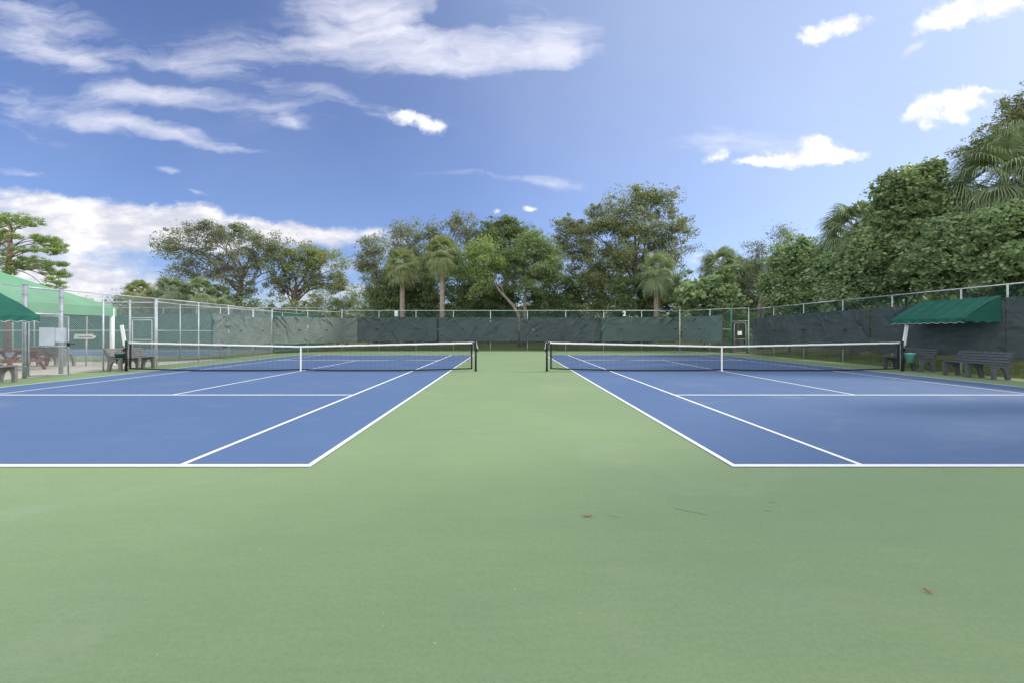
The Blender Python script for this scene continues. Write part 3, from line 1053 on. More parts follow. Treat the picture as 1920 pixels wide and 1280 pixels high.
# loose cord ends hanging from the inner posts
for nm_x, lab in ((-2.065+.914, 'loose white cord hanging from the inner post of the left net'), (2.366-.914, 'loose white cord hanging from the inner post of the right net')):
    sg_ = 1 if nm_x < 0 else -1
    mb = MB()
    mb.tube([(nm_x, NETY-.03, 1.09), (nm_x+sg_*.045, NETY-.045, 1.0), (nm_x+sg_*.06, NETY-.05, .88), (nm_x+sg_*.08, NETY-.05, .80)], [.006, .006, .009, .014], 6)
    tag(mb.build('cord', M['tape']), lab, 'cord')

PLX, PRX = -13.035-.914, 2.366+10.97+.914+.22


def scoreboard(x, sgn, label):
    root = empty('score_keeper', (x+sgn*.07, NETY+.03, 0.90))
    tag(root, label, 'score keeper')
    mb = MB()
    Mx = Matrix.Rotation(sgn*R(9), 4, 'Y')
    mb.box(-.065, .065, -.012, .012, .03, .78, Mx)
    mb.build('panel', M['white'], root, bevel=.003)
    mb = MB()
    for i in range(8):
        for s_ in (-1, 1):
            mb.box(s_*.032-.016, s_*.032+.016, -.0175, -.0125, .10+i*.082, .155+i*.082, Mx)
    mb.build('number_tiles', M['tape'], root)
    mb = MB()
    mb.box(-.02, .02, -.02, .02, -.10, .05)
    mb.box(-.07 if sgn > 0 else -.02, .02 if sgn > 0 else .07, -.03, -.021, -.08, -.03)
    mb.build('bracket', M['galv'], root)
    return root


scoreboard(PLX, -1, 'white upright score board clamped to the outer post of the left net')
scoreboard(PRX, 1, 'white upright score board clamped to the outer post of the right net')


def bucket(x, y, mat, label, r0=.115, r1=.17, h=.36, z=.30):
    root = empty('bucket', (x, y, z))
    tag(root, label, 'bucket')
    mb = MB()
    n_ = 20
    prof = [(r0*.0, .004), (r0, .004), (r0+.004, .0), (r1, h), (r1+.012, h), (r1+.012, h-.03), (r1+.004, h-.03)]
    inner = [(r1-.006, h-.002), (r0-.004, .012), (0.001, .012)]
    for pr in (prof, inner):
        vs = [(rr*math.cos(2*PI*k/n_), rr*math.sin(2*PI*k/n_), zz) for rr, zz in pr for k in range(n_)]
        mb.add(vs, [(i*n_+k, i*n_+(k+1) % n_, (i+1)*n_+(k+1) % n_, (i+1)*n_+k) for i in range(len(pr)-1) for k in range(n_)], True)
    mb.build('pail', mat, root)
    mb = MB()
    mb.tube([(-r1-.01, 0, h-.02), (-r1*.7, .02, h+.08), (0, .03, h+.12), (r1*.7, .02, h+.08), (r1+.01, 0, h-.02)], .006, 6)
    mb.tube([(0, .03, h+.12), (-.2 if x > 0 else .2, .03, h+.10)], .008, 6)
    mb.build('handle', M['black'], root)
    return root


bucket(PRX+.30, NETY+.02, M['teal'], 'teal plastic bucket hanging beside the outer post of the right net')
bucket(PLX-.24, NETY+.02, M['dkteal'], 'dark green bucket hanging beside the outer post of the left net', r0=.12, r1=.165, z=.28)


# ------------------------------------------------------------------ benches
def make_bench(mat, label, L=1.62):
    root = empty('park_bench', (0, 0, 0))
    tag(root, label, 'bench', 'benches along the fences')
    # profile (d towards the back, z)
    prof = [(0.00, 0), (0.09, 0), (0.10, .22), (.145, .33), (.23, .375), (.32, .36), (.40, .28), (.455, .13), (.49, 0), (.60, 0),
            (.565, .16), (.545, .30), (.56, .40), (.60, .50), (.755, .80), (.70, .825), (.665, .795), (.53, .53), (.495, .47), (.44, .45), (.02, .45), (-.015, .42), (-.01, .30)]
    prof = [(d*.86, z) for d, z in prof]
    for yc in (-L/2+.06, 0, L/2-.06):
        mb = MB()
        n_ = len(prof)
        vs = [(d, yc+s_*.04, z) for s_ in (-1, 1) for d, z in prof]
        mb.add(vs, [tuple(range(n_)), tuple(range(2*n_-1, n_-1, -1))]+[(i, (i+1) % n_, n_+(i+1) % n_, n_+i) for i in range(n_)])
        mb.build('leg_frame', mat, root, bevel=.008)
    for k in range(4):
        mb = MB()
        d0 = -.01+k*.105
        mb.box(d0, d0+.092, -L/2, L/2, .451, .487)
        mb.build('seat_slat', mat, root, bevel=.006)
    for k in range(4):
        t = k/3
        dx, z = .455+.135*t*.93, .535+.27*t*.93
        mb = MB()
        Mx = Matrix.Translation((dx-.018, 0, z-.01)) @ Matrix.Rotation(R(29), 4, 'Y')
        mb.box(-.018, .016, -L/2, L/2, -.036, .036, Mx)
        mb.build('back_slat', mat, root, bevel=.005)
    return root


bench = make_bench(M['bench'], 'dark grey bench under the green awning, nearest the right edge')
bench.location = (14.5, 14.35, 0)
copy_thing(bench, (14.74, 17.0, 0), R(2), 'dark grey bench half hidden behind the teal bucket and right net post')
bench2 = make_bench(M['bench_pale'], 'faded grey bench behind the bucket at the outer post of the left net', 1.65)
bench2.location = (-14.06, 17.35, 0)
bench2.rotation_euler = (0, 0, PI)
copy_thing(bench2, (-13.95, 12.15, 0), PI, 'faded grey bench end cut by the left edge under the green awning')
copy_thing(bench2, (-19.4, 19.6, 0), R(-90), 'faded grey bench seen behind the red picnic table')


# ------------------------------------------------------------------ awnings
def awning(x_f, sgn, y0, y1, label, mat=M['awning']):
    """lean-to cloth awning: high edge on the fence at x_f, low edge out over the bench"""
    root = empty('awning', (0, 0, 0))
    tag(root, label, 'awning', 'green awnings over the benches')
    zt, zf, out = 2.56, 1.87, 1.17
    n_y, n_x = 60, 20
    vs = []
    for j in range(n_x+1):
        f = j/n_x
        for i in range(n_y+1):
            s_ = i/n_y
            y = y0+(y1-y0)*s_
            x = x_f+sgn*out*f+sgn*0.03
            # cloth sags between its two side bars and shows pleats
            z = zt+(zf-zt)*f-0.05*math.sin(PI*f)*math.sin(PI*min(1, s_*1.0))
            z += (0.026*math.sin(s_*38+f*2.2)+0.014*math.sin(s_*67+1+f*4))*math.sin(PI*min(1, f*.9+.12))+0.014*mnoise.noise(Vector((s_*6, f*1.5, 3)))
            if f == 1: z -= 0.0
            vs.append((x, y, z))
    mb = MB()
    mb.add(vs, [(j*(n_y+1)+i, j*(n_y+1)+i+1, (j+1)*(n_y+1)+i+1, (j+1)*(n_y+1)+i) for j in range(n_x) for i in range(n_y)], True)
    mb.build('canopy', mat, root)
    # valance along the low edge
    mb = MB()
    vs = []
    for j in range(4):
        for i in range(n_y+1):
            s_ = i/n_y
            base = vs_ = zf+0.011*math.sin(s_*31+3.2)*1.25*math.sin(PI*1.0)+0.014*mnoise.noise(Vector((s_*6, 1.5, 3)))
            drop = 0.15+0.018*math.cos(s_*2*PI*9)
            vs.append((x_f+sgn*(out+.033+.012*math.sin(s_*40+j)), y0+(y1-y0)*s_, base-drop*j/3))
    mb.add(vs, [(j*(n_y+1)+i, j*(n_y+1)+i+1, (j+1)*(n_y+1)+i+1, (j+1)*(n_y+1)+i) for j in range(3) for i in range(n_y)], True)
    mb.build('valance', mat, root)
    # triangular cheeks at both ends
    for ye in (y0, y1):
        mb = MB()
        vs, fs = [], []
        for j in range(13):
            f = j/12
            z_top = zt+(zf-zt)*f
            z_bot = zf-0.14-.03*math.cos(f*2*PI*3)
            for k in range(7):
                zz = z_top+(z_bot-z_top)*k/6
                vs.append((x_f+sgn*(.03+out*f), ye+.015*math.sin(f*9+k*.8)+.0, zz))
        fs = [(j*7+k, j*7+k+1, (j+1)*7+k+1, (j+1)*7+k) for j in range(12) for k in range(6)]
        mb.add(vs, fs, True)
        mb.build('side_panel', mat, root)
    mb = MB()
    for ye in (y0+.04, y1-.04):
        mb.tube([(x_f+sgn*.02, ye, zt-.03), (x_f+sgn*out, ye, zf-.03)], .014, 6)
        mb.tube([(x_f+sgn*.02, ye, zf-.02), (x_f+sgn*out, ye, zf-.03)], .014, 6)
    mb.tube([(x_f+sgn*out, y0+.04, zf-.03), (x_f+sgn*out, y1-.04, zf-.03)], .014, 6)
    mb.tube([(x_f+sgn*.02, y0+.04, zt-.03), (x_f+sgn*.02, y1-.04, zt-.03)], .014, 6)
    mb.build('frame', M['galv_dark'], root)
    # white edging cord of the valance
    mb = MB()
    for i in range(n_y):
        pts = []
        for s_ in (i/n_y, (i+1)/n_y):
            base = zf+0.014*mnoise.noise(Vector((s_*6, 1.5, 3)))
            pts.append((x_f+sgn*(out+.040), y0+(y1-y0)*s_, base-(0.152+0.018*math.cos(s_*2*PI*9))))
        mb.tube(pts, .005, 4, cap=False)
    mb.build('edging', M['tape'], root)
    return root


awning(15.72, -1, 14.45, 17.2, 'dark green cloth awning on the right fence above the two dark benches')
awning(-14.84, 1, 10.4, 13.28, 'dark green cloth awning cut by the left edge, in front of the light green canopy')

# ------------------------------------------------------------------ light green canopy with white columns
cn_ = empty('shade_canopy', (0, 0, 0))
tag(cn_, 'large light green hipped canopy on white columns over the picnic tables', 'canopy')
cx0, cx1, cy0, cy1 = -25.1, -17.1, 11.9, 19.9
zl, ze, za = 2.10, 2.49, 4.6
ap = Vector(((cx0+cx1)/2, (cy0+cy1)/2, za))
cor = [Vector((cx1, cy0, ze)), Vector((cx1, cy1, ze)), Vector((cx0, cy1, ze)), Vector((cx0, cy0, ze))]
mb = MB()
n_ = 14
for k in range(4):
    a, c_ = cor[k], cor[(k+1) % 4]
    vs = []
    for j in range(n_+1):
        f = j/n_
        for i in range(n_+1):
            p = (a*(1-i/n_)+c_*(i/n_))*(1-f)+ap*f
            p.z -= 0.20*math.sin(PI*f)*(0.25+0.75*math.sin(PI*i/n_)) * 0.6
            vs.append(p)
    mb.add(vs, [(j*(n_+1)+i, j*(n_+1)+i+1, (j+1)*(n_+1)+i+1, (j+1)*(n_+1)+i) for j in range(n_) for i in range(n_)], True)
mb.build('roof', M['canopy'], cn_)
mb = MB()
for k in range(4):
    a, c_ = cor[k], cor[(k+1) % 4]
    vs = [a, c_, Vector((c_.x, c_.y, zl)), Vector((a.x, a.y, zl))]
    mb.add(vs, [(0, 1, 2, 3)])
o = mb.build('fascia', M['canopy'], cn_)
md = o.modifiers.new('thick', 'SOLIDIFY'); md.thickness = 0.02
for (x, y) in ((-17.16, 19.76), (-17.3, 12.2), (-24.8, 19.6), (-24.8, 12.2)):
    mb = MB()
    mb.tube([(x, y, 0), (x, y, ze-.06)], .085, 16)
    mb.tube([(x, y, 0), (x, y, .04)], .14, 16)
    mb.build('column', M['white'], cn_)
mb = MB()
for k in range(4):
    a, c_ = cor[k], cor[(k+1) % 4]
    ins = Vector((.12 if a.x < -20 else -.12, .12 if a.y < 15 else -.12, -.12))
    ins2 = Vector((.12 if c_.x < -20 else -.12, .12 if c_.y < 15 else -.12, -.12))
    mb.tube([a+ins, c_+ins2], .05, 8)
    mb.tube([a+ins, ap+Vector((0, 0, -.35))], .04, 8)
mb.build('roof_frame', M['galv'], cn_)


# ------------------------------------------------------------------ picnic tables
def make_picnic(label):
    root = empty('picnic_table', (0, 0, 0))
    tag(root, label, 'picnic table', 'red picnic tables under the canopy')
    L = 1.9
    for k in range(5):
        mb = MB(); y0 = -.37+k*.15
        mb.box(-L/2, L/2, y0, y0+.14, .72, .76)
        mb.build('tabletop_plank', M['redwood'], root, bevel=.004)
    for s_ in (-1, 1):
        for q_ in (0, 1):
            mb = MB(); y0 = s_*.72+(-.14 if q_ else .005)
            mb.box(-L/2, L/2, y0, y0+.135, .42, .46)
            mb.build('seat_plank', M['redwood'], root, bevel=.004)
    for xe in (-L/2+.3, L/2-.3):
        for s_ in (-1, 1):
            mb = MB()
            mb.bar((xe, s_*.25, .715), (xe, s_*.68, 0), .045, .11, up=Vector((1, 0, 0)))
            mb.build('leg', M['redwood'], root)
        mb = MB()
        mb.box(xe+.03, xe+.07, -.8, .8, .32, .415)
        mb.box(xe+.03, xe+.07, -.34, .34, .62, .716)
        mb.build('cross_beam', M['redwood'], root)
    return root


pt = make_picnic('red picnic table seen through the open gate under the canopy')
pt.location = (-18.5, 16.9, 0)
pt.rotation_euler = (0, 0, R(-4))
copy_thing(pt, (-18.6, 13.7, 0), R(95), 'red picnic table mostly outside the left edge, only a foot showing')

# arrow sign on a post
sg = empty('arrow_sign', (0, 0, 0))
tag(sg, 'small white arrow shaped sign pointing right on the cross fence behind the open gate', 'sign')
c0 = at(159, 19.2, 631.5)
mb = MB()
w_, h_ = .46, .115
prof = [(-w_, -h_*.78), (w_*.74, -h_*.78), (w_, -h_*.1), (w_*.98, h_*.35), (w_*.78, h_*.45), (w_*.74, h_), (-w_*.92, h_)]
n_ = len(prof)
vs = [(c0.x+a, c0.y+s_*.012, c0.z+z_) for s_ in (-1, 1) for a, z_ in prof]
mb.add(vs, [tuple(range(n_)), tuple(range(2*n_-1, n_-1, -1))]+[(i, n_+i, n_+(i+1) % n_, (i+1) % n_) for i in range(n_)])
mb.build('board', M['white'], sg)
mb = MB()
rr = random.Random(3)
x = -.31
while x < .33:
    wl = rr.uniform(.016, .034)
    if rr.random() > .14:
        mb.box(c0.x+x, c0.x+x+wl, c0.y-.016, c0.y-.0125, c0.z-.028+rr.uniform(-.006, .004), c0.z+.012+rr.uniform(0, .012))
    x += wl+.009
mb.build('faded_writing', M['ink'], sg)
mb = MB()
mb.tube([(c0.x+.02, c0.y+.04, 0), (c0.x+.02, c0.y+.04, c0.z+.1)], .028, 8)
mb.build('pole', M['galv_dark'], sg)

# court number plates on the far fence
def number_plate(px, py, txt, label, plate):
    p = at(px, 34.9, py)
    root = empty('court_number', p)
    tag(root, label, 'number plate')
    cu = bpy.data.curves.new('digit', 'FONT')
    cu.body = txt
    cu.size = .50
    cu.extrude = .008
    cu.offset = 0.018
    cu.align_x = 'CENTER'; cu.align_y = 'CENTER'
    tmp = bpy.data.objects.new('digit', cu)
    COL.objects.link(tmp)
    dg_ = bpy.context.evaluated_depsgraph_get()
    me = bpy.data.meshes.new_from_object(tmp.evaluated_get(dg_))
    bpy.data.objects.remove(tmp)
    o_ = bpy.data.objects.new('digit', me)
    COL.objects.link(o_)
    o_.rotation_euler = (PI/2, 0, 0)
    o_.location = (0, -.03, 0)
    me.materials.clear(); me.materials.append(M['white'])
    o_.parent = root
    mb = MB()
    mb.box(-.155, .155, -.012, .0, -.225, .225)
    mb.build('plate', plate, root)


M['plate_pale'] = material('weathered_number_plate', (0.30, 0.40, 0.38), 0.6, var=.1)
M['plate_dark'] = material('dark_number_plate', (0.03, 0.07, 0.055), 0.6, var=.1)
number_plate(743, 588.3, '1', 'plate with a white number 1 on the far fence above the left court', M['plate_pale'])
number_plate(1170.5, 588.8, '2', 'plate with a white number 2 on the far fence above the right court', M['plate_dark'])

# ------------------------------------------------------------------ litter on the court
def dry_leaf(px, py, L, rz, label, curl=.35):
    Z = F*CH/(py-HY)
    p = at(px, Z)
    mb = MB()
    n_ = 8
    vs = []
    for i in range(n_+1):
        t = i/n_
        wdt = L*.20*math.sin(PI*min(1, t*.98+.02))**.8+.0008
        for s_ in (-1, 0, 1):
            vs.append(((t-.5)*L, s_*wdt, .006+curl*L*(abs(s_)*.22+.32*(t-.5)**2)+.003*math.sin(i*2.4+s_)))
    mb.add(vs, [(i*3+k, i*3+k+1, (i+1)*3+k+1, (i+1)*3+k) for i in range(n_) for k in range(2)], True)
    mb.tube([(-.5*L, 0, .008), (-.68*L, .01*L, .012)], .0012, 5)
    o_ = mb.build('fallen_leaf', M['leafdry'])
    o_.location = (p.x, p.y, .002)
    o_.rotation_euler = (0, 0, rz)
    md = o_.modifiers.new('thick', 'SOLIDIFY'); md.thickness = .0008
    tag(o_, label, 'leaf')


dry_leaf(1102, 968, .075, R(3), 'curled brown leaf on the green surface near the middle of the picture')
dry_leaf(1741, 1111, .045, R(112), 'crumpled pale leaf on the green surface at the lower right', .9)


def twig(px, py, pts, r, label):
    Z = F*CH/(py-HY)
    p = at(px, Z)
    mb = MB()
    mb.tube([(a, c_, .004+r) for a, c_ in pts], r, 5)
    o_ = mb.build('twig', M['twig'])
    o_.location = p
    tag(o_, label, 'twig', 'twigs fallen on the green surface')


twig(1298, 962, [(-.10, .10), (-.04, .05), (.02, .02), (.10, -.04)], .0013, 'long bent twig right of the curled brown leaf')
twig(1152, 969, [(-.05, .03), (.05, -.02)], .0009, 'short thin twig just beside the curled brown leaf')
twig(1450, 942, [(-.03, .01), (.03, .0)], .0012, 'tiny dark twig behind the long bent one')
twig(1440, 958, [(-.02, .01), (.02, -.01)], .0014, 'tiny brown twig between the long bent one and the right side')
mb = MB()
rr = random.Random(9)
for _ in range(70):
    y = rr.uniform(1.9, 9); x = rr.uniform(-1.2, 1.25)*y
    if x < -2.1 and y > 4.6: continue
    if x > 2.3 and y > 4.6: continue
    s_ = rr.uniform(.0018, .005)
    vs = [(x+s_*math.cos(a), y+s_*math.sin(a), .0015) for a in (0, 1.3, 2.5, 3.8, 5.0)]+[(x, y, .0015+s_*.8)]
    mb.add(vs, [(i, (i+1) % 5, 5) for i in range(5)])
tag(mb.build('court_grit', M['concrete']), 'scattered tiny crumbs of grit on the green court surface', 'grit', kind='stuff')

# ------------------------------------------------------------------ vegetation
rng = np.random.default_rng(7)


def unit(n_):
    a = rng.normal(size=(n_, 3))
    return a/np.linalg.norm(a, axis=1, keepdims=True)


def leaf_quads(C, size, up=0.4, aspect=0.5, shape='leaf', jitter=0.55):
    """one pointed leaf (or broad round one) at each centre"""
    n_ = len(C)
    N = unit(n_); N[:, 2] = np.abs(N[:, 2])+up
    N /= np.linalg.norm(N, axis=1, keepdims=True)
    T = np.cross(N, unit(n_)); T /= np.linalg.norm(T, axis=1, keepdims=True)
    B = np.cross(N, T)
    s = size*(1+jitter*(rng.random(n_)*2-1))
    s = s[:, None]
    if shape == 'leaf':
        V = np.stack([C-T*s*.5, C+B*s*aspect*.5-N*s*.06, C+T*s*.5, C-B*s*aspect*.5-N*s*.06], 1)
        k = 4
    else:
        ang = np.array([0, 60, 120, 180, 240, 300])*PI/180
        V = np.stack([C+T*s*.5*math.cos(a)+B*s*.5*math.sin(a)*.92+N*s*.05*(1 if i % 2 else -1) for i, a in enumerate(ang)], 1)
        k = 6
    return V.reshape(-1, 3), (np.arange(n_)[:, None]*k+np.arange(k)[None]).astype(np.int32)


def limb_path(a, b_, bend, seed, n_=7):
    rr = random.Random(seed)
    a, b_ = Vector(a), Vector(b_)
    L = (b_-a).length
    off = [Vector((rr.uniform(-1, 1), rr.uniform(-1, 1), rr.uniform(-.4, .6)))*L*bend for _ in range(2)]
    pts = []
    for i in range(n_):
        t = i/(n_-1)
        p = a.lerp(b_, t)+off[0]*math.sin(PI*t)*.5+off[1]*math.sin(2*PI*t)*.25
        p.z += L*0.10*math.sin(PI*t)
        pts.append(p)
    return pts


def tree(name, label, cat, base, trunk_pts, r0, lobes, mat, bark, leaf=0.16, clumps=60, per=70, clump_r=0.45, seed=1, limbs=8, group=None, shape='leaf', shell=0.55, aspect=.5, twigs=3, up=.4, depth=1.0, clip=None, limb_r=.45, shoots=.14, knob=.62):
    """trunk with limbs reaching into a crown of many leaf clumps.  lobes: (centre, (rx, ry, rz), weight)"""
    global rng
    rng = np.random.default_rng(seed)
    rr = random.Random(seed)
    root = empty(name, base)
    tag(root, label, cat, group)
    base = Vector(base)
    wts = np.array([l[2]*l[1][0]*l[1][2] for l in lobes]); wts = wts/wts.sum()
    cl = []
    nshoot = 0
    for (c0_, rad, _), w0 in zip(lobes, wts):
        m_ = max(3, int(round(clumps*w0)))
        d = unit(m_)
        rf = (shell+(1-shell)*rng.random(m_)**0.6)
        rf *= np.where(rng.random(m_) < .25, rng.random(m_), 1)
        P = np.array(c0_)[None]+d*rf[:, None]*np.array(rad)[None]
        # most clumps gather into smaller boughs, so the crown surface is knobbly
        nb_ = 7
        bd = unit(nb_)
        bc = bd*(.50+.35*rng.random(nb_))[:, None]
        br = .26+.26*rng.random(nb_)
        pick = rng.integers(0, nb_, m_)
        Pb_ = np.array(c0_)[None]+(bc[pick]+unit(m_)*(br[pick]*rng.random(m_)**.4)[:, None])*np.array(rad)[None]
        P = np.where((rng.random(m_) < knob)[:, None], Pb_, P)
        cl.append(P)
    # shoots that stand out of the outline
    for (c0_, rad, _), w0 in zip(lobes, wts):
        m_ = max(1, int(round(clumps*w0*shoots)))
        d = unit(m_); d[:, 2] = np.abs(d[:, 2])*1.2-.1
        d /= np.linalg.norm(d, axis=1, keepdims=True)
        cl.append(np.array(c0_)[None]+d*(1.05+.30*rng.random(m_))[:, None]*np.array(rad)[None])
        nshoot += m_
    cl = np.concatenate(cl)
    small = np.ones(len(cl)); small[len(cl)-nshoot:] = .5
    keep = cl[:, 2] > .25
    cl, small = cl[keep], small[keep]
    # leaves
    per_n = (per*(.5+rng.random(len(cl)))*np.where(small < 1, .35, 1)).astype(int)
    idx = np.repeat(np.arange(len(cl)), per_n)
    n_ = len(idx)
    cr = clump_r*(.5+1.0*rng.random(len(cl)))*small
    d = unit(n_)*(rng.random(n_)**.45)[:, None]
    C = cl[idx]+d*cr[idx][:, None]*np.array([1.15, 1.15, .75])[None]
    # thin outliers around the outline
    k = max(1, n_//14)
    C[:k] = cl[idx[:k]]+unit(k)*cr[idx[:k]][:, None]*1.6
    if clip is not None:
        C = C[C[:, 0] > clip] if clip > 0 else C[C[:, 0] < clip]
    C = C-np.array(base)[None]
    V, Q = leaf_quads(C, leaf, up=up, aspect=aspect, shape=shape)
    np_mesh('crown', V, Q, mat, root)
    # wood
    mb = MB()
    tp = [Vector(p)-base for p in trunk_pts]
    nt_ = len(tp)
    rs_ = [r0*(1-.55*i/(nt_-1))*(1.25 if i == 0 else 1) for i in range(nt_)]
    mb.tube(tp, rs_, 10)
    ends = []
    for (c0_, rad, _) in lobes:
        ends.append(Vector(c0_)-base)
    for e in range(limbs):
        j = rr.randrange(len(lobes)) if e >= len(lobes) else e
        c0_, rad, _ = lobes[j]
        st_i = rr.uniform(.45, 1.0)*(nt_-1)
        i0 = int(min(nt_-2, st_i)); fr = st_i-i0
        a = tp[i0].lerp(tp[i0+1], fr)
        tgt = Vector(c0_)-base+Vector((rr.uniform(-.5, .5)*rad[0], rr.uniform(-.5, .5)*rad[1], rr.uniform(-.2, .6)*rad[2]))
        path = limb_path(a, tgt, .16, seed*31+e)
        ra = r0*(1-.55*st_i/(nt_-1))*limb_r
        mb.tube(path, [ra*(1-.8*i/6) for i in range(7)], 7)
        for q_ in range(twigs):
            k0 = rr.randint(2, 5)
            dd = cl-np.array(base)[None]-np.array(path[k0])[None]
            dist_ = np.linalg.norm(dd, axis=1)
            near = np.argsort(dist_)[:max(4, len(cl)//7)]
            t_ = Vector(cl[near[rr.randrange(len(near))]])-base
            pth = limb_path(path[k0], t_, .14, seed*77+e*9+q_, 5)
            mb.tube(pth, [max(.006, ra*.42*(1-.85*i/4)) for i in range(5)], 5)
    mb.build('trunk', bark, root)
    return root


def lobe(px, py, rx, ry, Z, dz=1.0, w_=1.0):
    """crown lobe seen at (px,py) with the given radii"""
    c0_ = at(px, Z, py)
    return (tuple(c0_), (rx/F*Z, rx/F*Z*dz, ry/F*Z), w_)


def palm(label, px, base_py_unused, Z, crown_py, r_px, mat, seed, trunk_r=.15, fr=44, lean=0, dead=True, group='cabbage palms', leaflets=30, droop=1.0, lw=.034):
    """cabbage palm: ringed trunk, fan fronds on arching stalks"""
    global rng
    rng = np.random.default_rng(seed)
    rr = random.Random(seed)
    b0 = at(px, Z)
    root = empty('palm_tree', b0)
    tag(root, label, 'palm tree', group)
    top = at(px+lean, Z, crown_py)-b0
    Rr = r_px/F*Z
    mb = MB()
    n_ = 26
    pts, rs_ = [], []
    for i in range(n_):
        t = i/(n_-1)
        pts.append(Vector((top.x*t**1.6, .08*math.sin(t*3), top.z*t-.0)))
        rs_.append(trunk_r*(1.2-.25*t)*(1+.05*(i % 2))+(0.05 if i == 0 else 0))
    mb.tube(pts, rs_, 12)
    mb.build('trunk', M['palm_bark'], root)
    VV, QQ = [], []
    SV, SQ = MB(), None
    cnt = 0
    pet = Rr*.50
    fan = Rr*.66
    for k in range(fr):
        t = k/(fr-1)
        el = R(82)-R(135)*t**.9+R(rr.uniform(-8, 8))
        az = k*2.39996+rr.uniform(-.2, .2)
        h = Vector((math.cos(az), math.sin(az), 0))
        d0 = h*math.cos(el)+Vector((0, 0, math.sin(el)))
        # arching stalk
        p0 = top+Vector((0, 0, -.25*t*Rr*.4))
        d1 = (d0+Vector((0, 0, -.35*droop))).normalized()
        pm = p0+d0*pet*.6
        p1 = pm+d1*pet*.5
        SV.tube([p0, pm, p1], [.022, .016, .012], 4, cap=False)
        side = d1.cross(Vector((0, 0, 1)))
        if side.length < .1: side = Vector((1, 0, 0))
        side.normalize()
        nrm = side.cross(d1).normalized()
        fl = fan*rr.uniform(.85, 1.12)
        for m_ in range(leaflets):
            a = R(-105)+R(210)*m_/(leaflets-1)
            dr = (d1*math.cos(a)+side*math.sin(a)).normalized()
            # costapalmate fold: outer leaflets tip down
            dr = (dr-nrm*(.30*abs(math.sin(a)))).normalized()
            L_ = fl*(1-.22*abs(a)/R(105))*rr.uniform(.9, 1.1)
            wv_ = dr.cross(nrm).normalized()*(lw*rr.uniform(.8, 1.2))
            start = p1+d1*.02
            g1 = start+dr*L_*.55+Vector((0, 0, -.05*L_*droop))
            g2 = start+dr*L_*.88+Vector((0, 0, -.26*L_*droop))
            g3_ = start+dr*L_*1.0+Vector((0, 0, -.50*L_*droop))
            ring = [start-wv_*.3, start+wv_*.3, g1+wv_, g1-wv_, g2+wv_*.55, g2-wv_*.55, g3_+wv_*.08, g3_-wv_*.08]
            VV += [tuple(q_) for q_ in ring]
            QQ += [(cnt, cnt+1, cnt+2, cnt+3), (cnt+3, cnt+2, cnt+4, cnt+5), (cnt+5, cnt+4, cnt+6, cnt+7)]
            cnt += 8
    np_mesh('fronds', np.array(VV), np.array(QQ), mat, root)
    SV.build('stalks', mat, root)
    if dead:
        # brown dead leaves under the crown
        mbd = MB()
        for k in range(16):
            az = rr.uniform(0, 2*PI)
            h = Vector((math.cos(az), math.sin(az), 0))
            p0 = top+Vector((0, 0, -.15-.3*rr.random()))
            p1 = p0+h*Rr*.30+Vector((0, 0, -.08))
            for m_ in range(8):
                s_ = h.cross(Vector((0, 0, 1)))
                q_ = p1+h*rr.uniform(-.05, .2)*Rr+s_*rr.uniform(-.18, .18)*Rr+Vector((0, 0, -Rr*rr.uniform(.25, .55)))
                wv_ = s_*.02
                mbd.add([p1-wv_*.4, p1+wv_*.4, q_+wv_, q_-wv_], [(0, 1, 2, 3)])
        mbd.build('dead_fronds', M['twig'], root)
    return root


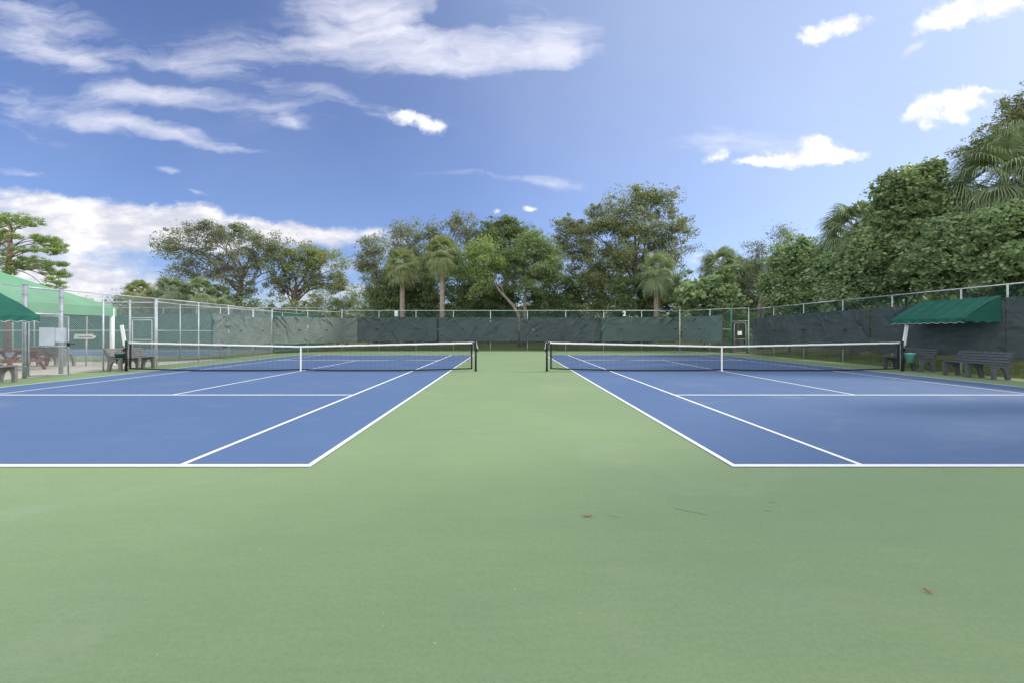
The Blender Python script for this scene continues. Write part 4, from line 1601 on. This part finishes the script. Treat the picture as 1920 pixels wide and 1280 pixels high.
# --- left: pine behind the light green canopy
def pine():
    global rng
    rng = np.random.default_rng(44)
    rr = random.Random(44)
    Z = 33.0
    b0 = at(16, Z)
    root = empty('pine_tree', b0)
    tag(root, 'tall pine with flat needle clumps rising behind the light green canopy', 'pine tree')
    tp = [Vector((0, 0, 0)), at(14, Z, 560)-b0, at(16, Z, 500)-b0, at(18, Z, 465)-b0, at(22, Z, 430)-b0, at(12, Z, 410)-b0]
    mb = MB()
    mb.tube(tp, [.26, .20, .16, .13, .08, .04], 10)
    # clumps: (px, py, half width px, half height px, attach py)
    cl = [(18, 412, 52, 12, 440), (48, 420, 26, 10, 440), (-10, 425, 40, 12, 445), (85, 452, 30, 8, 470), (100, 462, 22, 8, 470), (72, 448, 22, 7, 470),
          (60, 470, 28, 7, 485), (92, 474, 26, 7, 485), (112, 470, 14, 8, 485), (35, 492, 26, 9, 500), (62, 488, 18, 7, 500), (14, 475, 12, 10, 470),
          (96, 497, 18, 7, 503), (72, 503, 20, 7, 503), (98, 512, 22, 7, 505), (118, 516, 14, 8, 505), (100, 528, 16, 6, 505), (112, 537, 14, 7, 505),
          (-20, 455, 36, 12, 470), (-30, 490, 40, 14, 500), (4, 512, 30, 10, 520), (-20, 525, 34, 12, 530), (2, 443, 16, 8, 455), (28, 445, 12, 6, 455), (50, 505, 16, 6, 505), (-60, 440, 30, 12, 460), (-70, 500, 40, 14, 510), (84, 540, 8, 4, 505), (118, 498, 8, 4, 503)]
    Cs = []
    for i, (px, py, hw, hh, ay) in enumerate(cl):
        dz = rr.uniform(-.9, .9)
        c0_ = at(px, Z+dz, py)-b0
        a = None
        za_ = (at(16, Z, ay)-b0).z
        for q0, q1 in zip(tp[:-1], tp[1:]):
            if q0.z <= za_ <= q1.z:
                a = q0.lerp(q1, (za_-q0.z)/(q1.z-q0.z))
        if a is None: a = tp[-1]
        mb.tube(limb_path(a, c0_, .10, 900+i), [.05*(1-.75*j/6) for j in range(7)], 6)
        m_ = int(10+hw*hh/9)
        d = unit(m_)*(rng.random(m_)**.4)[:, None]
        P = np.array(c0_)[None]+d*np.array([hw/F*Z, max(.4, hw/F*Z*.8), hh/F*Z])[None]
        Cs.append(P)
    mb.build('trunk', M['bark_pine'], root)
    P = np.concatenate(Cs)
    # needle tufts
    nn = 26
    idx = np.repeat(np.arange(len(P)), nn)
    D = unit(len(idx)); D[:, 2] = np.abs(D[:, 2])*.9+.15
    D /= np.linalg.norm(D, axis=1, keepdims=True)
    s = (.24*(.7+.5*rng.random(len(idx))))[:, None]
    W_ = np.cross(D, unit(len(idx))); W_ /= np.linalg.norm(W_, axis=1, keepdims=True)
    c0_ = P[idx]
    V = np.stack([c0_-W_*.006, c0_+W_*.006, c0_+D*s+W_*.012, c0_+D*s-W_*.012], 1).reshape(-1, 3)
    np_mesh('needles', V, np.arange(len(idx))[:, None]*4+np.arange(4)[None], M['pine'], root)


pine()

Z1 = 47.0
T2b = at(445, Z1)
tree('oak_tree', 'wide sparse oak with bare forked limbs behind the left screens', 'tree', T2b,
     [T2b, at(446, Z1, 585), at(449, Z1, 556), at(452, Z1, 525), at(455, Z1, 500)], .42,
     [lobe(345, 470, 45, 42, Z1, .9, .8), lobe(400, 445, 50, 26, Z1, 1), lobe(455, 450, 55, 30, Z1, 1.1), lobe(330, 500, 36, 30, Z1, .8, .6), lobe(500, 462, 40, 34, Z1, 1),
      lobe(400, 490, 60, 36, Z1+1, 1, .7), lobe(470, 495, 45, 34, Z1-1, 1, .6), lobe(505, 510, 34, 30, Z1, 1, .6), lobe(375, 425, 20, 12, Z1, 1, .9), lobe(320, 465, 22, 14, Z1, 1, .7), lobe(345, 530, 40, 18, Z1, 1, .6), lobe(410, 530, 46, 22, Z1, 1, .5), lobe(470, 545, 30, 20, Z1, 1, .6)],
     M['oak_grey'], M['bark'], leaf=.17, clumps=300, per=125, clump_r=.64, seed=21, limbs=24, twigs=6, shell=.3, limb_r=.34, shoots=.03)
Z2 = 50.0
T3b = at(548, Z2)
tree('oak_tree', 'olive leaved spreading tree right of the wide sparse oak', 'tree', T3b,
     [T3b, at(549, Z2, 588), at(552, Z2, 560), at(556, Z2, 535)], .42,
     [lobe(560, 475, 46, 22, Z2, 1), lobe(605, 490, 42, 22, Z2, 1), lobe(635, 515, 24, 22, Z2, 1, .8), lobe(540, 505, 40, 28, Z2, 1, .6), lobe(590, 525, 45, 20, Z2, 1, .5), lobe(620, 540, 26, 10, Z2, 1, .4), lobe(525, 540, 20, 25, Z2, 1, .7), lobe(645, 535, 16, 10, Z2, 1, .5)],
     M['olive'], M['bark'], leaf=.18, clumps=190, per=120, clump_r=.66, seed=22, limbs=18, twigs=5, shell=.3, limb_r=.36, shoots=.04)

# low dark palms and shrubs left
for i, (px, cy, rp, Z, mt, lab) in enumerate([
        (262, 548, 26, 44, 'palm', 'low pale cabbage palm right of the light green canopy'),
        (322, 545, 30, 43, 'palm_dark', 'low dark palm left of the wide sparse oak'),
        (375, 548, 32, 44, 'palm_dark', 'low dark palm below the wide sparse oak'),
        (410, 556, 26, 45, 'palm_dark', 'small dark palm against the trunk of the wide sparse oak')]):
    palm(lab, px, 0, Z, cy, rp, M[mt], 300+i, .16, 40, group='low palms left of the far corner')


def shrub(label, lobes, mat, seed, leaf=.15, clumps=60, per=60, clump_r=.45, shape='leaf', name='shrub', cat='shrub', group='shrubs behind the fences', limbs=5, bark=None, **kw):
    c0_ = lobes[0][0]
    bx, by = c0_[0], c0_[1]
    b_ = (bx, by, 0.0)
    return tree(name, label, cat, b_, [b_, (bx+.05, by, .5), (bx, by+.05, max(.8, c0_[2]*.6))], .10, lobes, mat, bark or M['bark'], leaf=leaf, clumps=clumps, per=per, clump_r=clump_r, seed=seed, limbs=limbs, group=group, shape=shape, **kw)


shrub('dark shrub mass below the two oaks left of the far corner', [lobe(480, 585, 60, 26, 46), lobe(430, 580, 50, 30, 46), lobe(520, 588, 36, 20, 46)], M['deep'], 31, .2, 90, 60, .6)
shrub('dark shrub right of the light green canopy', [lobe(250, 572, 40, 24, 46), lobe(300, 575, 40, 26, 47), lobe(345, 575, 40, 26, 46)], M['deep'], 32, .2, 100, 60, .6)
shrub('low hedge like shrub behind the cross fence and canopy', [lobe(200, 590, 60, 28, 48), lobe(130, 596, 60, 24, 48), lobe(60, 598, 60, 24, 48), lobe(0, 600, 60, 24, 48)], M['bright'], 33, .2, 100, 60, .6)
shrub('olive shrub between the spreading tree and the palms', [lobe(590, 572, 30, 26, 44), lobe(560, 580, 30, 20, 44)], M['olive'], 34, .17, 60, 60, .5)
shrub('round dark green shrub behind the far fence left of the palms', [lobe(632, 578, 24, 18, 42)], M['deep'], 35, .15, 30, 60, .45)
shrub('tall pale olive bush at the right foot of the spreading tree', [lobe(650, 560, 34, 28, 50), lobe(675, 572, 26, 28, 50)], M['olive'], 36, .18, 60, 50, .6)
shrub('bright green shrub at the left foot of the dark oak', [lobe(690, 575, 22, 26, 41)], M['bright'], 37, .14, 30, 60, .4)

# --- centre group
Zc = 42.0
b_ = at(706, Zc)
tree('oak_tree', 'grey green oak at the left end of the centre group of trees', 'tree', b_, [b_, at(707, Zc, 570), at(710, Zc, 530)], .28,
     [lobe(700, 470, 26, 26, Zc), lobe(692, 500, 22, 24, Zc), lobe(712, 535, 34, 36, Zc), lobe(728, 575, 38, 22, Zc), lobe(692, 450, 12, 14, Zc, 1, .6)], M['oak_grey'], M['bark'], leaf=.15, clumps=230, per=85, clump_r=.5, seed=41, limbs=10)
Zo = 47.0
b_ = at(800, Zo)
tree('oak_tree', 'tall grey green oak rising behind the two slim palms', 'tree', b_, [b_, at(800, Zo, 560), at(800, Zo, 500)], .4,
     [lobe(760, 440, 28, 20, Zo), lobe(800, 440, 34, 26, Zo), lobe(852, 425, 30, 20, Zo, 1, .9), lobe(885, 445, 28, 22, Zo), lobe(815, 480, 60, 40, Zo), lobe(770, 490, 60, 50, Zo, 1, .8), lobe(860, 490, 50, 50, Zo, 1, .8), lobe(862, 410, 10, 10, Zo, 1, .7), lobe(880, 410, 8, 10, Zo, 1, .5), lobe(750, 425+10, 18, 10, Zo)],
     M['oak_grey'], M['bark'], leaf=.17, clumps=420, per=85, clump_r=.62, seed=42, limbs=16, limb_r=.3)
b_ = at(950, Zo)
tree('tree', 'dark dense tree rising behind the pale green crowns', 'tree', b_, [b_, at(950, Zo, 540), at(950, Zo, 480)], .4,
     [lobe(935, 440, 42, 26, Zo), lobe(960, 428, 30, 18, Zo), lobe(985, 445, 30, 22, Zo), lobe(915, 455, 30, 22, Zo), lobe(940, 480, 50, 30, Zo), lobe(955, 414, 14, 8, Zo)],
     M['deep'], M['bark'], leaf=.18, clumps=320, per=90, clump_r=.6, seed=43, limbs=10)
Zp = 38.5
palm('slim cabbage palm with yellowing head, left of the taller one', 754, 0, 40.0, 496, 34, M['palm_yellow'], 401, .20, 46)
palm('tallest slim cabbage palm with a clear straight trunk behind the far fence', 829, 0, 38.5, 474, 36, M['palm_yellow'], 402, .185, 50)
palm('dark cabbage palm half hidden at the left behind the yellowing palm', 738, 0, 43, 520, 34, M['palm_dark'], 403, .2, 44)

Zg = 39.5
b_ = at(985, Zg)
tree('tree', 'leaning pale trunked tree with round light green crown in the centre', 'tree', b_, [b_, at(984, Zg, 585), at(984, Zg, 560), at(987, Zg, 535), at(990, Zg, 505)], .19,
     [lobe(1000, 465, 34, 26, Zg), lobe(975, 480, 28, 30, Zg), lobe(1030, 485, 26, 28, Zg), lobe(1010, 505, 40, 28, Zg), lobe(975, 515, 30, 24, Zg), lobe(1040, 515, 18, 22, Zg), lobe(1000, 540, 40, 16, Zg, 1, .6), lobe(1005, 445, 22, 10, Zg)],
     M['bright'], M['bark_pale'], leaf=.16, clumps=380, per=100, clump_r=.5, seed=45, limbs=12)
b_ = at(975, Zg-1)
tree('tree', 'crooked pale trunked tree leaning left with yellow green top', 'tree', b_, [b_, at(972, Zg-1, 590), at(962, Zg-1, 573), at(948, Zg-1, 558), at(936, Zg-1, 545), at(925, Zg-1, 528), at(915, Zg-1, 510)], .17,
     [lobe(905, 470, 26, 16, Zg-1), lobe(880, 480, 24, 20, Zg-1), lobe(910, 495, 34, 20, Zg-1), lobe(880, 510, 26, 18, Zg-1), lobe(905, 530, 22, 18, Zg-1), lobe(895, 550, 16, 10, Zg-1, 1, .6), lobe(925, 485, 16, 18, Zg-1)],
     M['lime'], M['bark_pale'], leaf=.15, clumps=240, per=95, clump_r=.48, seed=46, limbs=9)
# dark understorey behind the far fence
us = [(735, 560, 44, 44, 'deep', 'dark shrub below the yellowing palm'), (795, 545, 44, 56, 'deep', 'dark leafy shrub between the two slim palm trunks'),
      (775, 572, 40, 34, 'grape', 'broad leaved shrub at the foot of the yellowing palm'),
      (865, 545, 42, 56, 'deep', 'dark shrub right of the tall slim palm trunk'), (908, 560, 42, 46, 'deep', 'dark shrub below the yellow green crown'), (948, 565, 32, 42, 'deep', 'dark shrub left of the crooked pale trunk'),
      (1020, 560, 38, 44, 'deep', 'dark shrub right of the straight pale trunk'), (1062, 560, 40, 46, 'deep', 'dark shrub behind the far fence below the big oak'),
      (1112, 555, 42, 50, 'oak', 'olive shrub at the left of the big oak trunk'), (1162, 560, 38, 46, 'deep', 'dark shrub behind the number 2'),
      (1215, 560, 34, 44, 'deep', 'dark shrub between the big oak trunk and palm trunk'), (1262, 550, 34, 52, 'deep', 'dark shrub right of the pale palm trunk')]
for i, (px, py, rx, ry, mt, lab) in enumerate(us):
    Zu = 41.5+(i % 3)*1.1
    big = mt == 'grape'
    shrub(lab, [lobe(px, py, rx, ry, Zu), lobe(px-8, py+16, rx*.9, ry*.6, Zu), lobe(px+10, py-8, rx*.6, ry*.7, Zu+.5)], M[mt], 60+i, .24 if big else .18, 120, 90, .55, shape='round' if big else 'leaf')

# big oak right of the centre
Zb = 44.0
b_ = at(1206, Zb)
tree('oak_tree', 'largest oak, tall airy olive crown right of the centre', 'tree', b_, [b_, at(1206, Zb, 590), at(1203, Zb, 565), at(1194, Zb, 535), at(1190, Zb, 500), at(1185, Zb, 460)], .42,
     [lobe(1180, 385, 44, 24, Zb), lobe(1230, 385, 40, 28, Zb), lobe(1255, 425, 34, 30, Zb, 1, .9), lobe(1140, 415, 46, 32, Zb), lobe(1190, 430, 60, 44, Zb), lobe(1085, 440, 42, 32, Zb), lobe(1060, 425, 20, 16, Zb, 1, .8), lobe(1110, 475, 60, 32, Zb, 1, 1.1),
      lobe(1180, 480, 60, 32, Zb), lobe(1245, 470, 44, 30, Zb), lobe(1290, 425, 22, 26, Zb, 1, .28), lobe(1295, 462, 18, 12, Zb, 1, .35), lobe(1200, 362, 26, 9, Zb), lobe(1090, 520, 50, 34, Zb), lobe(1160, 525, 45, 34, Zb), lobe(1230, 520, 50, 34, Zb, 1, .8), lobe(1060, 480, 30, 40, Zb, 1, .8)],
     M['oak'], M['bark'], leaf=.17, clumps=760, per=110, clump_r=.62, seed=51, limbs=22, twigs=4, shell=.3, limb_r=.34)
b_ = at(1190, Zb-2)
palm('stout cabbage palm under the big oak, pale trunk behind the far fence', 1232, 0, 39.5, 508, 40, M['palm_dark'], 405, .24, 40)
palm('shaggy cabbage palm with split crown between the big oak and the bare trees', 1352, 0, 40, 500, 42, M['palm_dark'], 406, .25, 50)
palm('second head of palm fronds right of the shaggy palm', 1378, 0, 41, 512, 36, M['palm_dark'], 407, .22, 40)
Zs = 36.8
shrub('silvery broad leaved bush above the short grey green screen', [lobe(1320, 545, 40, 30, Zs), lobe(1355, 530, 26, 22, Zs), lobe(1300, 565, 34, 24, Zs), lobe(1345, 570, 40, 22, Zs), lobe(1365, 512, 12, 10, Zs)], M['grape'], 71, .26, 150, 46, .5, shape='round', limbs=8)
shrub('low shrub behind the corner gate', [lobe(1385, 592, 26, 22, 37), lobe(1410, 600, 20, 18, 36)], M['bright'], 72, .15, 40, 50, .4)
# bare thin trees
for i, (px, Z, top, lab, lean) in enumerate([(1425, 38, 455, 'thin grey half bare tree with a dense haze of twigs', -8), (1470, 37, 425, 'taller thin tree with sparse reddish leaves', 4)]):
    b_ = at(px, Z)
    tree('bare_tree', lab, 'tree', b_, [b_, at(px+2, Z, 585), at(px+lean*.5, Z, 540), at(px+lean, Z, 500)], .15,
         [lobe(px-8, top+25, 24, 26, Z, 1), lobe(px+8, top+50, 26, 34, Z, 1), lobe(px-14, top+70, 26, 30, Z, 1), lobe(px, top+8, 10, 10, Z, 1)],
         M['oak_grey'], M['bark_pale'], leaf=.11, clumps=170, per=40, clump_r=.5, seed=81+i, limbs=18, twigs=7, shell=.2, group='thin trees right of the shaggy palm')
shrub('dark tree like shrub between the shaggy palm and the thin bare trees', [lobe(1395, 540, 34, 44, 41), lobe(1425, 560, 34, 40, 40), lobe(1405, 500, 22, 26, 41), lobe(1445, 520, 26, 36, 41)], M['oak_grey'], 73, .16, 170, 80, .5)
# pale dead trunks
for i, (p0, p1, p2, lab) in enumerate([((1422, 600), (1425, 565), (1432, 530), 'straight pale dead stem above the corner gate'), ((1428, 600), (1436, 560), (1450, 528), 'leaning pale dead stem above the corner gate')]):
    mb = MB()
    Z = 34.5
    b_ = at(p0[0], Z)
    mb.tube([Vector((0, 0, 0)), at(*[p0[0], Z, p0[1]])-b_, at(p1[0], Z, p1[1])-b_, at(p2[0], Z, p2[1])-b_], [.13, .12, .10, .06], 8)
    mb.tube([at(p1[0], Z, p1[1])-b_, at(p1[0]-6, Z, p1[1]-22)-b_], [.05, .02], 6)
    o_ = mb.build('dead_trunk', M['bark_pale'])
    o_.location = b_
    tag(o_, lab, 'dead tree')

# --- right side, close behind the side fence
def rl(px, py, rx, ry, Z, dz=1.0, w_=1.0):
    return lobe(px, py, rx, ry, Z, dz, w_)


shrub('rounded green bush right of the thin bare trees', [rl(1480, 500, 40, 40, 30), rl(1510, 480, 36, 30, 30), rl(1465, 540, 34, 36, 30), rl(1530, 530, 50, 50, 29), rl(1490, 565, 50, 20, 29)], M['grape'], 91, .14, 280, 105, .5, shoots=.25, clip=16.6, shape='round', limbs=10)
palm('cabbage palm with drooping fans between the rounded bush and tall broad leaved tree', 1604, 0, 25.5, 434, 62, M['palm_dark'], 411, .22, 58, leaflets=30)
shrub('tall broad leaved tree with a yellowish spire top', [rl(1700, 400, 50, 50, 22), rl(1720, 350, 34, 36, 22), rl(1742, 325, 16, 24, 22, 1, 1.4), rl(1670, 345, 14, 18, 22, 1, 1.2), rl(1685, 355, 28, 26, 22), rl(1740, 400, 40, 46, 22), rl(1680, 450, 60, 44, 22), rl(1640, 480, 50, 40, 22), rl(1660, 430, 34, 30, 22), rl(1720, 480, 60, 44, 22)],
      M['grape2'], 92, .13, 420, 120, .42, shell=.7, shoots=.3, clip=16.3, shape='round', limbs=14, name='sea_grape_tree', cat='tree', group=None)
shrub('dark leafy bush along the right fence below the palm fans', [rl(1580, 520, 50, 40, 23), rl(1625, 535, 50, 34, 22.5), rl(1560, 560, 50, 20, 23), rl(1670, 530, 50, 32, 22)], M['grape'], 93, .13, 320, 110, .40, shell=.7, shoots=.25, clip=16.2, shape='round', limbs=10)
shrub('large broad leaved bush above the green awning', [rl(1830, 450, 60, 44, 18.6), rl(1880, 440, 60, 50, 18.6), rl(1780, 480, 60, 40, 19), rl(1860, 495, 80, 34, 18.4), rl(1790, 515, 70, 30, 19), rl(1730, 510, 50, 34, 20), rl(1920, 490, 60, 50, 18.2), rl(1840, 420, 26, 18, 18.6), rl(1890, 530, 70, 24, 18), rl(1960, 450, 60, 80, 18)],
      M['grape'], 94, .125, 480, 135, .38, shell=.7, shoots=.25, clip=16.2, shape='round', limbs=16, name='sea_grape_bush', cat='bush', group=None)
palm('big dark cabbage palm with long fans at the right edge', 1895, 0, 21.0, 345, 112, M['palm_dark'], 412, .26, 66, leaflets=44, lean=-8, lw=.024)
# tree above the palm at the right edge
b_ = at(1990, 21.5)
tree('tree', 'leafy tree rising above the big palm at the right edge', 'tree', b_, [b_, at(1985, 21.5, 450), at(1965, 21.5, 350), at(1940, 21.5, 290)], .3,
     [lobe(1880, 255, 44, 18, 21.5), lobe(1840, 275, 34, 10, 21.5, 1, .7), lobe(1910, 240, 44, 24, 21.5), lobe(1910, 185, 34, 18, 21.5, 1, .6), lobe(1940, 200, 40, 40, 21.5), lobe(1810, 285, 20, 6, 21.5, 1, .5), lobe(1890, 290, 40, 20, 21.5), lobe(1960, 270, 60, 60, 21.5), lobe(1893, 215, 16, 7, 21.5, 1, .5), lobe(1915, 330, 30, 30, 21.0)],
     M['oak'], M['bark'], leaf=.10, clumps=360, per=90, clump_r=.32, seed=95, limbs=16, twigs=5)
# trees along the right beyond the frame, so the fence keeps its backdrop
for i, (x, y, h) in enumerate([(20.5, 9.5, 6.5), (21, 4.0, 7.5)]):
    shrub('leafy bush beyond the right edge of the picture' if i == 0 else 'leafy bush beside the viewer beyond the right fence',
          [((x, y, h*.55), (2.6, 2.6, h*.42), 1), ((x-.6, y+1.2, h*.3), (2.2, 2.2, h*.3), 1)], M['grape'], 97+i, .2, 130, 60, .5, shape='round')

b_ = Vector((20.5, 7.5, 0))
tree('tree', 'tall tree beside the viewer beyond the right fence, outside the picture', 'tree', b_, [b_, (20.5, 7.5, 3), (20.3, 7.7, 6), (20, 8, 9)], .3,
     [((20, 7, 11.0), (3.2, 3.6, 2.8), 1), ((18.6, 7.6, 13.2), (3.4, 3.0, 2.2), 1.6), ((21, 10, 11.0), (2.8, 2.8, 2.4), 1), ((19.8, 4.5, 8.5), (2.8, 2.8, 2.8), 1), ((20, 10.5, 8.8), (2.6, 2.6, 2.4), 1), ((19.6, 2.0, 7.0), (2.6, 3.0, 2.4), 1), ((20, 7, 6.5), (2.6, 4.5, 2.4), 1)],
     M['oak'], M['bark'], leaf=.24, clumps=330, per=80, clump_r=.7, seed=96, limbs=12)

# far woods that close the horizon
def woods(x0, x1, y0, y1, h, n_, seed, mat, label, leaf=.55):
    global rng
    rng = np.random.default_rng(seed)
    X = rng.uniform(x0, x1, n_); Y = rng.uniform(y0, y1, n_)
    hh = h*(.65+.35*np.array([mnoise.noise(Vector((a*.06, c_*.03, seed)))+.5 for a, c_ in zip(X, Y)]))
    Zz = hh*rng.random(n_)**.7
    V, Q = leaf_quads(np.stack([X, Y, Zz], -1), leaf, aspect=.7)
    o_ = np_mesh('woods', V, Q, mat)
    tag(o_, label, 'woods', kind='stuff')


woods(-110, 110, 66, 84, 6.5, 60000, 5, M['oak'], 'distant belt of low woods closing the view beyond the far fence')
woods(-120, -22, 56, 64, 4.0, 30000, 6, M['deep'], 'far dark hedge beyond the neighbouring courts on the left')
woods(22, 60, 12, 62, 5.5, 60000, 8, M['deep'], 'dark undergrowth deep behind the bushes on the right', .4)
woods(-13, 17, 45, 52, 4.2, 26000, 9, M['deep'], 'shaded undergrowth behind the shrubs of the far fence', .3)


# grass by the fences
def grass(areas, seed, label, dens=260):
    global rng
    rng = np.random.default_rng(seed)
    Ps = []
    for (x0, x1, y0, y1, z0, dn) in areas:
        n_ = int((x1-x0)*(y1-y0)*dens*dn)
        X = rng.uniform(x0, x1, n_); Y = rng.uniform(y0, y1, n_)
        d_ = np.maximum(np.maximum(X-17.0, Y-36.5), 0)
        zz = -0.03+np.where(X > -14, .55*(1-np.exp(-d_/5.0)), 0)
        Ps.append(np.stack([X, Y, zz], -1))
    P = np.concatenate(Ps)
    n_ = len(P)
    h = .05+.06*rng.random(n_)
    a = rng.uniform(0, 2*PI, n_)
    W_ = np.stack([np.cos(a), np.sin(a), 0*a], -1)*(.009)
    lean = np.stack([rng.normal(size=n_)*.03, rng.normal(size=n_)*.03, h], -1)
    V = np.stack([P-W_, P+W_, P+lean], 1).reshape(-1, 3)
    o_ = np_mesh('grass', V, np.arange(n_)[:, None]*3+np.arange(3)[None], M['drygrass'])
    tag(o_, label, 'grass', kind='stuff')


grass([(15.95, 19.5, 8, 30, 0, 1.6), (-13, 17.5, 35.15, 40, 0, .8), (-16.8, -15.5, 25, 34, 0, .8), (-16.8, -12.8, 34.5, 38, 0, .6)], 61, 'short yellowish grass strip along the foot of the fences')
